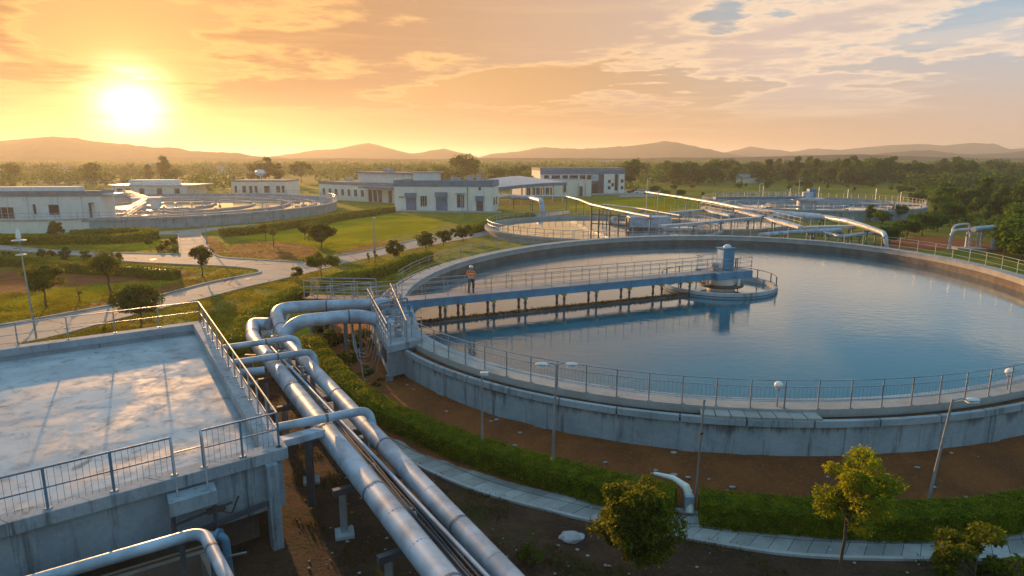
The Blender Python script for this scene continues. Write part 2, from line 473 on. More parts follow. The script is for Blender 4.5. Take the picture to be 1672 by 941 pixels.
def mat_water(name, deep, ripple=.12, rough=.04, rsc=1.0):
    m, t, b = newmat(name); p = wpos(t)
    sv = t.vmath('MULTIPLY', p, (1.0, 1.7, 1.0))
    n = t.noise(sv, 1.3 * rsc, 3, .55, .2); n2 = t.noise(sv, 5.0 * rsc, 3, .6)
    big = t.noise(p, .07, 3, .5)
    h = t.math('ADD', n, t.math('MULTIPLY', n2, .25))
    st = t.mapr(t.noise(p, .05, 2, .5), .40, .62, ripple * .35, ripple)
    bp = t.node('ShaderNodeBump', {'Height': h, 'Distance': .05}); t.put(bp.inputs['Strength'], st)
    scum = t.math('MULTIPLY', t.mapr(t.noise(t.vmath('MULTIPLY', p, (.5, 1.2, 1)), .8, 8, .75, .6), .60, .74), .25)
    col = t.mix(scum, t.mix(t.mapr(big, .35, .65), deep, tuple(x * 1.3 for x in deep)), (.12, .14, .10))
    df = t.node('ShaderNodeBsdfDiffuse', {'Color': col, 'Normal': bp.outputs[0]})
    gl = t.node('ShaderNodeBsdfGlossy', {'Color': (.91, .98, 1.0), 'Normal': bp.outputs[0]}); t.put(gl.inputs['Roughness'], rough)
    fr = t.node('ShaderNodeFresnel', {'IOR': 1.36, 'Normal': bp.outputs[0]})
    fac = t.math('MULTIPLY', t.math('POWER', fr.outputs[0], .80), 1.32, clamp=True)
    mx = t.node('ShaderNodeMixShader', {0: fac, 1: df.outputs[0], 2: gl.outputs[0]})
    out = [n_ for n_ in m.node_tree.nodes if n_.type == 'OUTPUT_MATERIAL'][0]; t.l.new(mx.outputs[0], out.inputs[0]); m.node_tree.nodes.remove(b)
mat_water('tank_water', (.007, .085, .118), .32)
mat_water('far_water', (.03, .06, .06), .10, .06)

def mat_paving():
    m, t, b = newmat('paving'); p = wpos(t)
    n1 = t.noise(p, .7, 6, .6); n2 = t.noise(p, 12, 5, .6)
    c = t.mix(t.mapr(n1, .35, .65), (.42, .40, .37), (.29, .28, .265))
    ri = t.node('ShaderNodeNewGeometry').outputs['Random Per Island']
    c = t.mix(.8, c, t.ramp(ri, [(0, .60), (.5, .90), (1, 1.15)]), 'MULTIPLY')
    c = t.mix(t.math('MULTIPLY', t.mapr(n2, .5, .75), .35), c, (.12, .11, .10))
    t.put(b.inputs['Base Color'], c); b.inputs['Roughness'].default_value = .8
    bump(t, b, n2, .3, .01)
    m, t, b = newmat('wet_slab'); p = wpos(t)
    pv = t.vmath('MULTIPLY', p, (1.0, 1.0, 1.0))
    n1 = t.noise(pv, .22, 8, .62, .8); n2 = t.noise(pv, 1.6, 8, .7, .5); n3 = t.noise(p, 14, 4, .6)
    c = t.mix(t.mapr(n1, .38, .62), (.33, .38, .41), (.52, .55, .56))
    c = t.mix(t.math('MULTIPLY', t.mapr(n2, .50, .68), .55), c, (.15, .17, .18))
    dk = t.mapr(t.noise(t.vmath('ADD', pv, (9, 4, 1)), .35, 7, .68, .6), .60, .68)
    c = t.mix(t.math('MULTIPLY', dk, .7), c, (.09, .11, .12))
    c = t.mix(t.math('MULTIPLY', t.mapr(t.noise(t.vmath('ADD', pv, (3, 14, 1)), .8, 9, .75, .9), .58, .64), .5), c, (.52, .50, .47))
    t.put(b.inputs['Base Color'], c)
    t.put(b.inputs['Roughness'], t.mapr(t.math('ADD', n1, t.math('MULTIPLY', n2, .5)), .6, .9, .6, .95))
    b.inputs['Specular IOR Level'].default_value = .12
    bump(t, b, t.math('ADD', n2, t.math('MULTIPLY', n3, .2)), .35, .012)
mat_paving()

# ------------------------------------------------------------------ leaves, trees, hedges
def quads_mesh(name, c, L, W, mat, up=.3, r=None, dirs=None, droop=0.0):
    """many small leaf-shaped faces round the centres c"""
    r = r or rng; n = len(c)
    a = r.normal(size=(n, 3)); a[:, 2] *= .7
    if dirs is not None: a += dirs * 1.2
    a /= np.linalg.norm(a, axis=1)[:, None] + 1e-9
    nn = r.normal(size=(n, 3)); nn[:, 2] += up * 3
    b = np.cross(a, nn); b /= np.linalg.norm(b, axis=1)[:, None] + 1e-9
    k = r.uniform(.65, 1.35, size=(n, 1))
    l = L * k; w = W * k; h = np.cross(b, a) * (l * .12)
    v = np.empty((n, 4, 3))
    v[:, 0] = c - a * l / 2; v[:, 1] = c + b * w / 2 + h; v[:, 2] = c + a * l / 2; v[:, 3] = c - b * w / 2 + h
    v[:, 2, 2] -= droop * l[:, 0]
    me = bpy.data.meshes.new(name)
    me.vertices.add(n * 4); me.vertices.foreach_set('co', v.reshape(-1).astype(np.float32))
    me.loops.add(n * 4); me.loops.foreach_set('vertex_index', np.arange(n * 4, dtype=np.int32))
    me.polygons.add(n); me.polygons.foreach_set('loop_start', np.arange(0, n * 4, 4, dtype=np.int32))
    me.update(calc_edges=True); me.materials.append(mat)
    return me
def mesh_obj(name, me, parent=None):
    o = bpy.data.objects.new(name, me); COL.objects.link(o)
    if parent is not None: o.parent = parent
    return o

def crown_points(r, w, d, h, zc, nclump, nleaf, shape='round', cr=None, hollow=.55):
    cs = []
    while len(cs) < nclump:
        p = r.uniform(-1, 1, 3); q = np.linalg.norm(p)
        if q > 1 or q < hollow * r.uniform(.2, 1): continue
        if shape == 'flat' and p[2] < -.35: continue
        if shape == 'cone': p[:2] *= (1 - .35 * (p[2] + 1))
        if shape == 'round' and p[2] < -.8: continue
        cs.append(p * np.array([w / 2, d / 2, h / 2]) * .86)
    cs = np.array(cs); cr = cr or .30 * min(w, h) / 2 * 1.15
    rr = cr * r.uniform(.65, 1.35, nclump)
    idx = r.integers(0, nclump, nleaf)
    u = r.normal(size=(nleaf, 3)); u /= np.linalg.norm(u, axis=1)[:, None]
    rad = r.uniform(.35, 1.0, (nleaf, 1)) ** .6
    pts = cs[idx] + u * rad * rr[idx][:, None] * np.array([1.15, 1.15, .8])
    pts[:, 2] += zc
    cs[:, 2] += zc
    return pts, cs, u

def trunk_mb(r, H, cs, r0, lean=(0, 0), nlimb=7, zfork=None, n=7):
    mb = MB(); zf = zfork or H * .45
    top = Vector((lean[0], lean[1], 0))
    pts = [Vector((0, 0, -.15))]
    for k in range(1, 6):
        t = k / 5; pts.append(Vector((top.x * t + r.normal() * r0 * .4, top.y * t + r.normal() * r0 * .4, zf * t)))
    end = pts[-1]; zt = cs[:, 2].mean()
    pts.append(Vector((end.x, end.y, zt + .25 * (H - zt))))
    mb.tube(pts, r0, n, rs=[r0 * 1.35, r0, r0 * .92, r0 * .85, r0 * .78, r0 * .7, r0 * .2])
    ids = r.permutation(len(cs))[:nlimb]
    for i in ids:
        c = Vector(cs[i]); s0 = end.lerp(pts[-1], r.uniform(0, .5)) if r.random() < .6 else pts[4].lerp(end, r.random())
        m = s0.lerp(c, .5) + Vector((r.normal() * .1, r.normal() * .1, -.04 * H * .5))
        mb.tube([s0, m, c], r0 * .4, 5, rs=[r0 * .48, r0 * .3, r0 * .1])
        c2 = c + Vector(r.normal(size=3)) * .25 * (c - s0).length
        mb.tube([m, m.lerp(c2, .6), c2], r0 * .2, 4, rs=[r0 * .25, r0 * .16, r0 * .06])
    return mb
def tree(label, loc, H, w, ch, seed=1, leaves=1500, leaf=(.2, .11), clumps=26, mat='leaf_mid', r0=None, shape='round', name='tree',
         cat='tree', group=None, lean=(0, 0), nlimb=7, offs=(0, 0), d=None, cr=None, droop=.15, up=.3, hollow=.55, zfork=None):
    r = np.random.default_rng(seed); root = empty(name, loc, label, cat, group)
    zc = H - ch / 2
    pts, cs, u = crown_points(r, w, d or w, ch, zc, clumps, leaves, shape, cr, hollow)
    pts[:, 0] += offs[0]; pts[:, 1] += offs[1]; cs[:, 0] += offs[0]; cs[:, 1] += offs[1]
    me = quads_mesh('crown', pts, leaf[0], leaf[1], MAT[mat], up, r, u, droop); mesh_obj('crown', me, root)
    mb = trunk_mb(r, H, cs, r0 or max(.04, H * .022), lean, nlimb, zfork or max(.2, H - ch * .95))
    tm = MB(); tm.v = mb.v; tm.f = mb.f
    me2 = bpy.data.meshes.new('trunk'); me2.from_pydata(tm.v, [], tm.f); me2.materials.append(MAT['bark'])
    me2.polygons.foreach_set('use_smooth', [True] * len(me2.polygons))
    mesh_obj('trunk', me2, root)
    return root

def hedge(label, pts, W, H, leaf=.09, dens=320, seed=1, group=None, mat='leaf_hedge', z=0.0, amp=.07):
    """a clipped hedge along the ground polyline pts: woody mass inside, leaves over top and sides"""
    r = np.random.default_rng(seed); pts = resample(pts, .5)
    root = empty('hedge', pts[0], label, 'hedge', group)
    mb = MB(); prof = []
    for o, zz in ((-.46, .02), (-.48, .35), (-.48, .7), (-.44, .92), (-.3, .97), (0, .98), (.3, .97), (.44, .92), (.48, .7), (.48, .35), (.46, .02)):
        prof.append((o * W * .93, z + zz * H * .95))
    mb.sweep(pts, prof)
    mb.v = [(v[0] + amp * noise.noise(Vector(v) * 1.7), v[1] + amp * noise.noise(Vector(v) * 1.7 + Vector((9, 0, 0))), v[2] + amp * noise.noise(Vector(v) * 1.3 + Vector((0, 9, 0)))) for v in mb.v]
    mb.build('hedge_mass', MAT[mat], root, smooth=True)
    P = np.array([[p.x, p.y] for p in pts]); seg = P[1:] - P[:-1]; L = np.linalg.norm(seg, axis=1); tot = L.sum()
    per = W + 2 * H; n = int(tot * per * dens)
    i = r.choice(len(L), n, p=L / tot); t = r.random(n); base = P[:-1][i] + seg[i] * t[:, None]
    nrm = np.stack([seg[i][:, 1], -seg[i][:, 0]], 1) / L[i][:, None]
    q = r.random(n) * per
    off = np.where(q < H, -W / 2, np.where(q < H + W, q - H - W / 2, W / 2)); zz = np.where(q < H, q, np.where(q < H + W, H, q - H - W))
    # rounded shoulders and an uneven clipped face
    jit = np.abs(r.normal(size=n)) * .045
    sh = np.abs(off) / (W / 2); zz = zz - np.where(q < H, 0, np.where(q < H + W, .06 * sh ** 4, 0))
    lump = np.array([noise.noise(Vector((b[0] * 1.1, b[1] * 1.1, h * 1.5))) for b, h in zip(base, zz)]) if n < 200000 else 0
    off2 = off + np.sign(off) * (jit + lump * amp * 1.3) * (sh > .9); zz = zz + (jit + lump * amp * 1.3) * (sh <= .9)
    c = np.stack([base[:, 0] + nrm[:, 0] * off2, base[:, 1] + nrm[:, 1] * off2, z + np.maximum(zz, .02)], 1)
    c -= np.array(root.location)
    mesh_obj('foliage', quads_mesh('foliage', c, leaf, leaf * .6, MAT[mat], .4, r, None, .1), root)
    return root
def shrub(label, loc, w, h, seed, mat='leaf_mid', leaf=.13, n=900, group=None, name='shrub'):
    r = np.random.default_rng(seed); root = empty(name, loc, label, 'shrub', group)
    pts, cs, u = crown_points(r, w, w, h, h * .52, 12, n, 'round', .34 * min(w, h) / 2 * 1.2, .3)
    mesh_obj('foliage', quads_mesh('foliage', pts, leaf, leaf * .55, MAT[mat], .3, r, u, .1), root)
    mb = MB()
    for c in cs[:7]: mb.tube([Vector((0, 0, -.05)), Vector((c[0] * .4, c[1] * .4, c[2] * .5)), Vector(c)], .03, 5, rs=[.035, .025, .01])
    me = bpy.data.meshes.new('stem'); me.from_pydata(mb.v, [], mb.f); me.materials.append(MAT['bark']); mesh_obj('stem', me, root)
    return root

def woff(o):
    v = Vector((0, 0, 0))
    while o is not None: v += o.location; o = o.parent
    return v
def railing(parent, path, H=1.1, spacing=1.5, rails=(1.0, .52), rr=.024, pr=.028, mat='rail_metal', picket=None, pick_z=(.1, .9), name='railing', posts=None, foot=True):
    """rails along the 3-D path as one part; each post its own sub-part"""
    mb = MB()
    for k in rails:
        mb.tube([Vector(p) + Vector((0, 0, H * k)) for p in path], rr if k == max(rails) else rr * .75, 6)
    if picket:
        for p in resample(path, picket): mb.tube([p + Vector((0, 0, H * pick_z[0])), p + Vector((0, 0, H * pick_z[1]))], .006, 4, caps=False)
    ro = mb.build(name, MAT[mat], parent, smooth=True)
    pp = posts if posts is not None else resample(path, spacing)
    if getattr(parent, '_x', None): pass
    me = bpy.data.meshes.new('post'); b = MB(); b.tube([(0, 0, 0), (0, 0, H)], pr, 6)
    if foot: b.box((0, 0, .012), (pr * 4.5, pr * 4.5, .024))
    me.from_pydata(b.v, [], b.f); me.materials.append(MAT[mat])
    off = woff(ro)
    for p in pp:
        o = bpy.data.objects.new('post', me); COL.objects.link(o); o.parent = ro; o.location = Vector(p) - off
    return ro

# ------------------------------------------------------------------ ground, far land, roads
g = MB(); N_ = 9000
g.add([(-N_, -2500, 0), (N_, -2500, 0), (N_, 8000, 0), (-N_, 8000, 0)], [(0, 1, 2, 3)])
struct('ground', g, MAT['ground_grass'])

def hill_range(name, ridge, D, depth, seed, rough=6, base=-2, nd=16, az_step=.0035):
    D *= .4; depth *= .4; rough *= .4
    """a range of hills at distance D: ridge = (px, py) silhouette points read off the photo"""
    xs = [p[0] for p in ridge]; n = int((xs[-1] - xs[0]) / F_PX / az_step); mb = MB(); rows = []
    for i in range(n + 1):
        px = xs[0] + (xs[-1] - xs[0]) * i / n
        py = np.interp(px, xs, [p[1] for p in ridge])
        Hh = max(0, zat(py, D, px)); X0 = xat(px, D, Hh); row = []
        for j in range(nd + 1):
            s = -1 + 2 * j / nd; y = D + s * depth; x = X0 * y / D
            prof = math.cos(s * math.pi / 2) ** 1.3 if abs(s) < 1 else 0
            wob = noise.fractal(Vector((x * .01 + seed, y * .01, 0)), 1.0, 2.0, 5) * rough * (prof ** .5 if prof > 0 else 0)
            fine = noise.fractal(Vector((x * .075 + seed, y * .075, 4)), 1.0, 2.0, 3) * rough * .12
            row.append((x, y, base + (Hh - base) * prof + (wob * (1 if abs(s) > .05 else .25) + fine) * (prof > .02)))
        rows.append(row)
    vs = [p for r_ in rows for p in r_]; w = nd + 1
    mb.add(vs, [(i * w + j, (i + 1) * w + j, (i + 1) * w + j + 1, i * w + j + 1) for i in range(n) for j in range(nd)])
    return struct(name, mb, MAT['hill'], smooth=True)
hill_range('hills', [(-320, 258), (-200, 246), (-60, 236), (0, 231), (40, 227), (85, 223), (125, 227), (170, 234), (230, 240), (300, 246), (360, 251), (430, 256), (500, 262)], 3300, 700, 3, 14)
hill_range('hills', [(430, 257), (470, 252), (510, 247), (555, 242), (585, 236), (602, 234), (620, 238), (650, 246), (672, 251), (690, 250), (712, 245), (726, 243), (745, 248), (765, 252), (800, 262)], 4600, 700, 8, 12)
hill_range('hills', [(770, 262), (800, 252), (850, 247), (890, 240), (920, 244), (960, 244), (1020, 239), (1060, 235), (1083, 232), (1110, 234), (1150, 243), (1185, 250), (1230, 258)], 5200, 800, 12, 14)
hill_range('hills', [(1160, 258), (1190, 249), (1225, 239), (1260, 245), (1290, 248), (1330, 243), (1370, 245), (1420, 240), (1460, 237), (1500, 235), (1540, 238), (1590, 233), (1620, 236), (1650, 244), (1690, 241), (1760, 246), (1900, 240), (2050, 250)], 6800, 900, 17, 16)
hill_range('hills', [(1400, 258), (1440, 250), (1490, 247), (1530, 248), (1570, 253), (1600, 252), (1660, 249), (1800, 247), (2000, 255)], 4200, 600, 27, 14)
hill_range('hills', [(-400, 250), (-100, 254), (0, 257), (60, 256), (140, 260), (300, 257), (420, 260), (560, 258), (700, 260), (850, 258), (1000, 259), (1200, 257), (1340, 254), (1400, 252), (1480, 255), (1600, 259), (1750, 256), (2000, 255)], 2700, 300, 31, 5)

ROAD = [(-260, 385), (0, 402), (100, 410), (188, 414), (294, 416), (291, 383), (232, 385), (120, 386), (120, 381), (232, 380), (291, 377), (345, 372), (420, 366), (420, 370), (345, 377), (326, 382), (338, 400), (355, 419),
        (420, 425), (491, 429), (557, 417), (628, 405), (661, 396), (720, 385), (785, 372), (811, 362), (850, 354), (895, 348), (930, 344), (930, 349), (880, 356), (840, 365), (815, 376),
        (803, 385), (781, 387), (730, 396), (681, 405), (631, 416), (564, 430), (520, 442), (485, 451), (447, 460), (402, 470), (335, 488), (275, 502), (191, 523), (99, 548), (44, 560), (0, 572),
        (-200, 620), (-200, 565), (0, 533), (115, 512), (191, 498), (271, 481), (335, 464), (400, 451), (422, 447), (424, 443), (412, 440), (370, 436), (301, 433), (208, 428), (134, 419), (0, 409), (-260, 391)]
g = MB(); g.sheet([at(*p) for p in ROAD], .03); struct('road', g, MAT['road_concrete'])
def kerb(pts, w=.16, h=.13, z=0.0, step=1.0, smooth=True, mat='kerb_concrete'):
    P = smooth_px(pts, 0, step) if smooth else [at(*p) for p in pts]
    g = MB(); g.sweep(P, [(-w / 2, z - .05), (w / 2, z - .05), (w / 2, z + h), (-w / 2, z + h)])
    return struct('kerb', g, MAT[mat])
kerb([(-200, 565), (0, 533), (115, 512), (191, 498), (271, 481), (335, 464), (400, 451), (422, 447), (424, 443), (412, 440), (370, 436), (301, 433), (208, 428), (134, 419), (0, 409)], .22, .14)
kerb([(0, 402), (100, 410), (188, 414), (294, 416)], .2, .12); kerb([(294, 416), (293, 400), (291, 383)], .2, .12)
kerb([(326, 382), (338, 400), (355, 419), (420, 425), (491, 429)], .22, .12)
kerb([(44, 560), (99, 548), (191, 523), (275, 502), (335, 488), (402, 470), (447, 460), (485, 451)], .2, .12)
kerb([(491, 429), (557, 417), (628, 405), (661, 396), (720, 385), (785, 372), (811, 362), (850, 354), (895, 348)], .2, .12)

P_IN = [(478, 500), (466, 535), (474, 562), (505, 596), (550, 636), (602, 673), (647, 702), (712, 733), (780, 758), (863, 787), (969, 812), (1103, 837), (1172, 847), (1269, 858), (1362, 862), (1500, 866), (1672, 855), (1850, 825), (2100, 770)]
P_OUT = [(445, 500), (428, 535), (436, 570), (466, 610), (510, 655), (566, 700), (620, 733), (678, 760), (716, 778), (759, 796), (813, 814), (902, 837), (967, 853), (1108, 879), (1223, 899), (1315, 910), (1454, 915), (1672, 911), (1900, 880), (2200, 820)]
pin, pout = smooth_px(P_IN), smooth_px(P_OUT)
g = MB(); g.sheet(pin + pout[::-1], .022); struct('path_bed', g, MAT['dark_soil'])
g = MB(); NS = 120; ri_, ro_ = resample(pin, (sum((b - a).length for a, b in zip(pin, pin[1:]))) / NS), resample(pout, (sum((b - a).length for a, b in zip(pout, pout[1:]))) / NS)
NS = min(len(ri_), len(ro_)) - 1
for k in range(NS):
    for u0, u1 in ((0.02, .495), (.505, .98)):
        q = [ri_[k].lerp(ro_[k], u0), ri_[k].lerp(ro_[k], u1), ri_[k + 1].lerp(ro_[k + 1], u1), ri_[k + 1].lerp(ro_[k + 1], u0)]
        c_ = (q[0] + q[1] + q[2] + q[3]) / 4; q = [c_ + (p - c_) * .965 for p in q]; z_ = .045 + .012 * noise.noise(c_ * 3); m_ = len(g.v)
        g.add([(p.x, p.y, -.02) for p in q] + [(p.x, p.y, z_) for p in q], [(0, 1, 2, 3), (7, 6, 5, 4), (0, 4, 5, 1), (1, 5, 6, 2), (2, 6, 7, 3), (3, 7, 4, 0)])
struct('path', g, MAT['paving'])
kerb(P_IN, .16, .15); kerb(P_OUT, .14, .10)
g = MB(); g.sheet([p for p in pout] + [at(2600, 1400), Vector((-6, 2, 0)), at(-600, 1200), at(-500, 800), at(0, 640), at(330, 600)], .018); struct('soil', g, MAT['dark_soil'])

def patch(pts, mat, z, name='dirt_bed', wob=.5):
    P = smooth_px(pts + [pts[0]], 0, 1.2)[:-1]
    P = [Vector((p.x + wob * noise.noise(p * .9), p.y + wob * noise.noise(p * .9 + Vector((5, 5, 5))), 0)) for p in P]
    g = MB(); g.sheet(P, z); return struct(name, g, MAT[mat])
patch([(-60, 444), (60, 440), (170, 440), (290, 443), (322, 447), (296, 455), (200, 461), (100, 469), (0, 480), (-80, 486)], 'dirt', .012)
patch([(378, 401), (430, 396), (500, 401), (520, 411), (500, 423), (430, 423), (372, 416)], 'dirt', .012)
patch([(60, 519), (120, 503), (180, 489), (240, 473), (300, 460), (392, 451), (330, 462), (262, 480), (190, 495), (112, 509)], 'dirt', .012)
patch([(330, 386), (352, 392), (366, 408), (356, 415), (340, 402)], 'dirt', .012)
patch([(560, 421), (600, 408), (660, 392), (620, 396), (560, 410)], 'dirt', .012)
patch([(1420, 398), (1500, 388), (1600, 395), (1640, 412), (1560, 408), (1470, 408)], 'dirt', .012)
patch([(1585, 318), (1620, 314), (1650, 322), (1600, 326)], 'dirt', .012)
patch([(380, 388), (440, 366), (540, 354), (640, 352), (720, 360), (700, 376), (640, 388), (560, 408), (470, 396)], 'lawn', .010, 'lawn')
patch([(0, 392), (130, 388), (230, 388), (270, 396), (255, 408), (120, 402), (0, 397)], 'lawn', .010, 'lawn')
patch([(0, 492), (100, 472), (200, 463), (300, 457), (240, 470), (120, 500), (0, 522)], 'lawn', .010, 'lawn')
patch([(900, 345), (980, 330), (1100, 322), (1170, 326), (1140, 345), (1000, 342)], 'lawn', .010, 'lawn')

# ------------------------------------------------------------------ the large oval tank
RIM, WATER = 2.4, 1.3
EC, EA, EB, ER = Vector((17.28, 53.0)), 29.79, 22.99, 1.024
def ell(t, off=0.0, a=EA, b=EB):
    ca, sa = math.cos(ER), math.sin(ER)
    x, y = a * math.cos(t), b * math.sin(t)
    nx, ny = b * math.cos(t), a * math.sin(t); l = math.hypot(nx, ny); x += off * nx / l; y += off * ny / l
    return Vector((EC.x + x * ca - y * sa, EC.y + x * sa + y * ca))
NE = 260
ring = [ell(2 * math.pi * i / NE) for i in range(NE)]
tank = empty('settling_tank', (EC.x, EC.y, 0), 'large oval concrete settling tank brimful of blue green water in the middle of the plant', 'tank')
g = MB(); g.sweep(ring, [(0, -1.5), (0, RIM), (1.05, RIM), (1.05, RIM - .32), (.9, RIM - .32), (.9, -1.5)], closed=True)
g.build('walkway', MAT['walk_concrete'], tank)
g = MB(); g.sweep(ring, [(-.03, -.4), (-.03, RIM - .52), (-.004, RIM - .50), (-.004, -.4)], closed=True); g.build('algae_band', MAT['old_concrete'], tank)
g = MB(); g.sweep(ring, [(-.10, RIM - .07), (-.10, RIM + .012), (.22, RIM + .012), (.22, RIM - .07)], closed=True); g.build('edge_coping', MAT['tank_concrete'], tank)
g = MB(); g.sweep(ring, [(1.48, -.5), (1.48, 1.928), (1.60, 1.928), (1.60, -.5)], closed=True)
for k in range(0, NE, 10):      # shallow pilasters on the outer wall
    seg = [ell(2 * math.pi * (k + j / 6) / NE) for j in range(0, 7)]
    g.sweep(seg, [(1.58, -.4), (1.58, 1.926), (1.655, 1.926), (1.655, -.4)])
g.build('wall', MAT['tank_wall_concrete'], tank)
g = MB()
for k in range(0, NE, 4):       # lip cast in lengths with open joints
    seg = [ell(2 * math.pi * (k + j * 3.985 / 4) / NE) for j in range(5)]
    dz = .004 * math.sin(k * 1.7); do = .004 * math.sin(k * 2.9)
    g.sweep(seg, [(1.46 + do, 1.93), (1.74 + do, 1.93), (1.74 + do, 2.20 + dz), (1.58 + do, 2.22 + dz), (1.58 + do, 2.08), (1.46 + do, 2.08)])
g.build('outer_lip', MAT['tank_concrete'], tank, bevel=.012)
g = MB(); g.sweep(ring, [(1.051, 1.9), (1.051, 2.02), (1.55, 2.02), (1.55, 1.9)], closed=True)
tr_ = g.build('trough_soil', MAT['dirt'], tank)
g = MB()
def t_of(px, py, z=RIM):        # parameter of the ring nearest a ground point
    p = at(px, py, z); return min(range(NE * 4), key=lambda i: (ell(2 * math.pi * i / (NE * 4)) - Vector((p.x, p.y))).length) * 2 * math.pi / (NE * 4)
ta, tb = sorted((t_of(1140, 662), t_of(1325, 664)))
for k in range(8):
    a0, a1 = ta + (tb - ta) * k / 8, ta + (tb - ta) * (k + .96) / 8
    g.sweep([ell(a0 + (a1 - a0) * j / 3) for j in range(4)], [(1.07, 2.21), (1.70, 2.21), (1.70, 2.29 + .01 * (k % 3)), (1.07, 2.29 + .01 * (k % 3))])
g.build('cover_slab', MAT['walk_concrete'], tank, bevel=.008)
g = MB(); g.sheet([ell(2 * math.pi * i / NE, .01) for i in range(NE)], WATER); struct('water', g, MAT['tank_water'])
g = MB(); g.sweep(ring, [(1.602, .72), (2.3, .66), (3.2, .45), (4.4, .16), (5.6, .008)], closed=True, ring=False)
g.v = [(v[0], v[1], v[2] + (.05 * noise.fractal(Vector(v) * .8, 1, 2, 4) if v[2] > .05 else 0)) for v in g.v]
struct('earth_bank', g, MAT['dirt'], smooth=True)

# rail round the walkway, with a gap where the bridge and the inlet chamber join it
tgap0, tgap1 = t_of(612, 468), t_of(700, 552)
TWO = 2 * math.pi
if tgap1 < tgap0: tgap0, tgap1 = tgap1, tgap0
def arc(a, b, off, z, n=120): return [Vector((*ell(a + (b - a) * i / n, off), z)) for i in range(n + 1)]
full = arc(tgap1, tgap0 + TWO, .96, RIM, 300)
Lp = [0]
for a_, b_ in zip(full, full[1:]): Lp.append(Lp[-1] + (b_ - a_).length)
posts = []; s_ = 0.0; j = 0
while s_ < Lp[-1]:
    while j < len(Lp) - 2 and Lp[j + 1] < s_: j += 1
    p = full[j].lerp(full[j + 1], (s_ - Lp[j]) / (Lp[j + 1] - Lp[j])); posts.append(p)
    s_ += 1.3 if p.y < 42 else 2.15
print('tank posts', len(posts), 'gap', tgap0, tgap1)
nearp = [p for p in full if p.y < 42]; 
rl = railing(tank, full, 1.15, rails=(1.0, .76, .30), rr=.022, pr=.030, posts=posts[:99])
g = MB()
for p in resample(nearp, .16): g.tube([p + Vector((0, 0, .345)), p + Vector((0, 0, .874))], .005, 4, caps=False)
g.build('mesh_infill', MAT['rail_metal'], tank)

# ------------------------------------------------------------------ bridge to the centre of the tank
DK = 2.95
A0, B0 = at(604, 497, DK), at(1222, 441, DK)
bd = (B0 - A0); BL = bd.length; bu = bd.normalized(); bn = Vector((-bu.y, bu.x, 0)); DW = 1.35
def bp(s, o, z=DK): return Vector((A0.x + bu.x * s + bn.x * o, A0.y + bu.y * s + bn.y * o, z))
HUB = at(1182, 474, WATER); sh = (Vector((HUB.x, HUB.y, 0)) - Vector((A0.x, A0.y, 0))).dot(bu)
HUB = Vector((*bp(sh, DW / 2 + .3).xy, WATER))
br = empty('service_bridge', bp(0, 0, 0), 'long blue steel service bridge with grey handrails reaching out over the water', 'bridge')
g = MB()
def obox(mb, s0, s1, o0, o1, z0, z1):
    v = [bp(s, o, z) for z in (z0, z1) for s, o in ((s0, o0), (s1, o0), (s1, o1), (s0, o1))]
    mb.add(v, [(0, 3, 2, 1), (4, 5, 6, 7), (0, 1, 5, 4), (1, 2, 6, 5), (2, 3, 7, 6), (3, 0, 4, 7)])
obox(g, -2.5, BL, 0, .10, DK - .54, DK - .03); obox(g, -2.5, BL, DW - .1, DW, DK - .54, DK - .03)
obox(g, sh - 1.7, BL, -.5, -.4, DK - .55, DK + .03); obox(g, BL - .1, BL + .02, -.4, DW + .9, DK - .55, DK + .03); obox(g, sh - 1.7, BL, DW + .8, DW + .9, DK - .55, DK + .03)
obox(g, sh - 1.7, sh - 1.6, -.4, .0, DK - .55, DK + .03)
for k in range(14):
    s_ = -1 + (BL + 1) * k / 14; obox(g, s_, s_ + .07, -.03, .0, DK - .55, DK - .02); obox(g, s_, s_ + .1, .1, DW - .1, DK - .5, DK - .3)
g.build('beam', MAT['blue_paint'], br, bevel=.01)
g = MB(); n_ = 24
for k in range(n_): obox(g, -2.5 + (BL + 2.5) * k / n_, -2.5 + (BL + 2.5) * (k + .985) / n_, -.04, DW + .04, DK - .028, DK + .01 + .004 * (k % 2))
obox(g, sh - 1.6, BL - .1, -.4, DW + .8, DK + .016, DK + .035)
g.build('deck', MAT['grey_deck'], br)
railing(br, [bp(-1.0, .02), bp(sh - 1.7, .02), bp(sh - 1.7, -.42), bp(BL, -.42), bp(BL, DW + .82), bp(sh - 1.7, DW + .82), bp(sh - 1.7, DW - .02), bp(-2.4, DW - .02)], 1.12, 1.55, rails=(1.0, .68, .36), rr=.024, pr=.026)
for px in (722, 752, 801, 853, 916, 968, 1021, 1073, 1119):
    # where along the bridge this pair stands
    s_ = min((abs((lambda q: CX + F_PX * q.x / (q.y * math.cos(PITCH) + (CAM_Z - q.z) * math.sin(PITCH)))(bp(k * .1, DW / 2, 2.0)) - px), k * .1) for k in range(int(BL * 10)))[1]
    g = MB()
    for o in (.12, DW - .12):
        g.tube([bp(s_, o, -.6), bp(s_, o, DK - .54)], .085, 8)
        for z in (1.45, 1.98): g.tube([bp(s_, o, z), bp(s_, o, z + .1)], .13, 8)
    g.build('column', MAT['steel_dark'], br, smooth=True)
    g = MB(); obox(g, s_ - .09, s_ + .09, -.12, DW + .12, DK - .68, DK - .542); g.build('bracket', MAT['yellow_paint'], br)
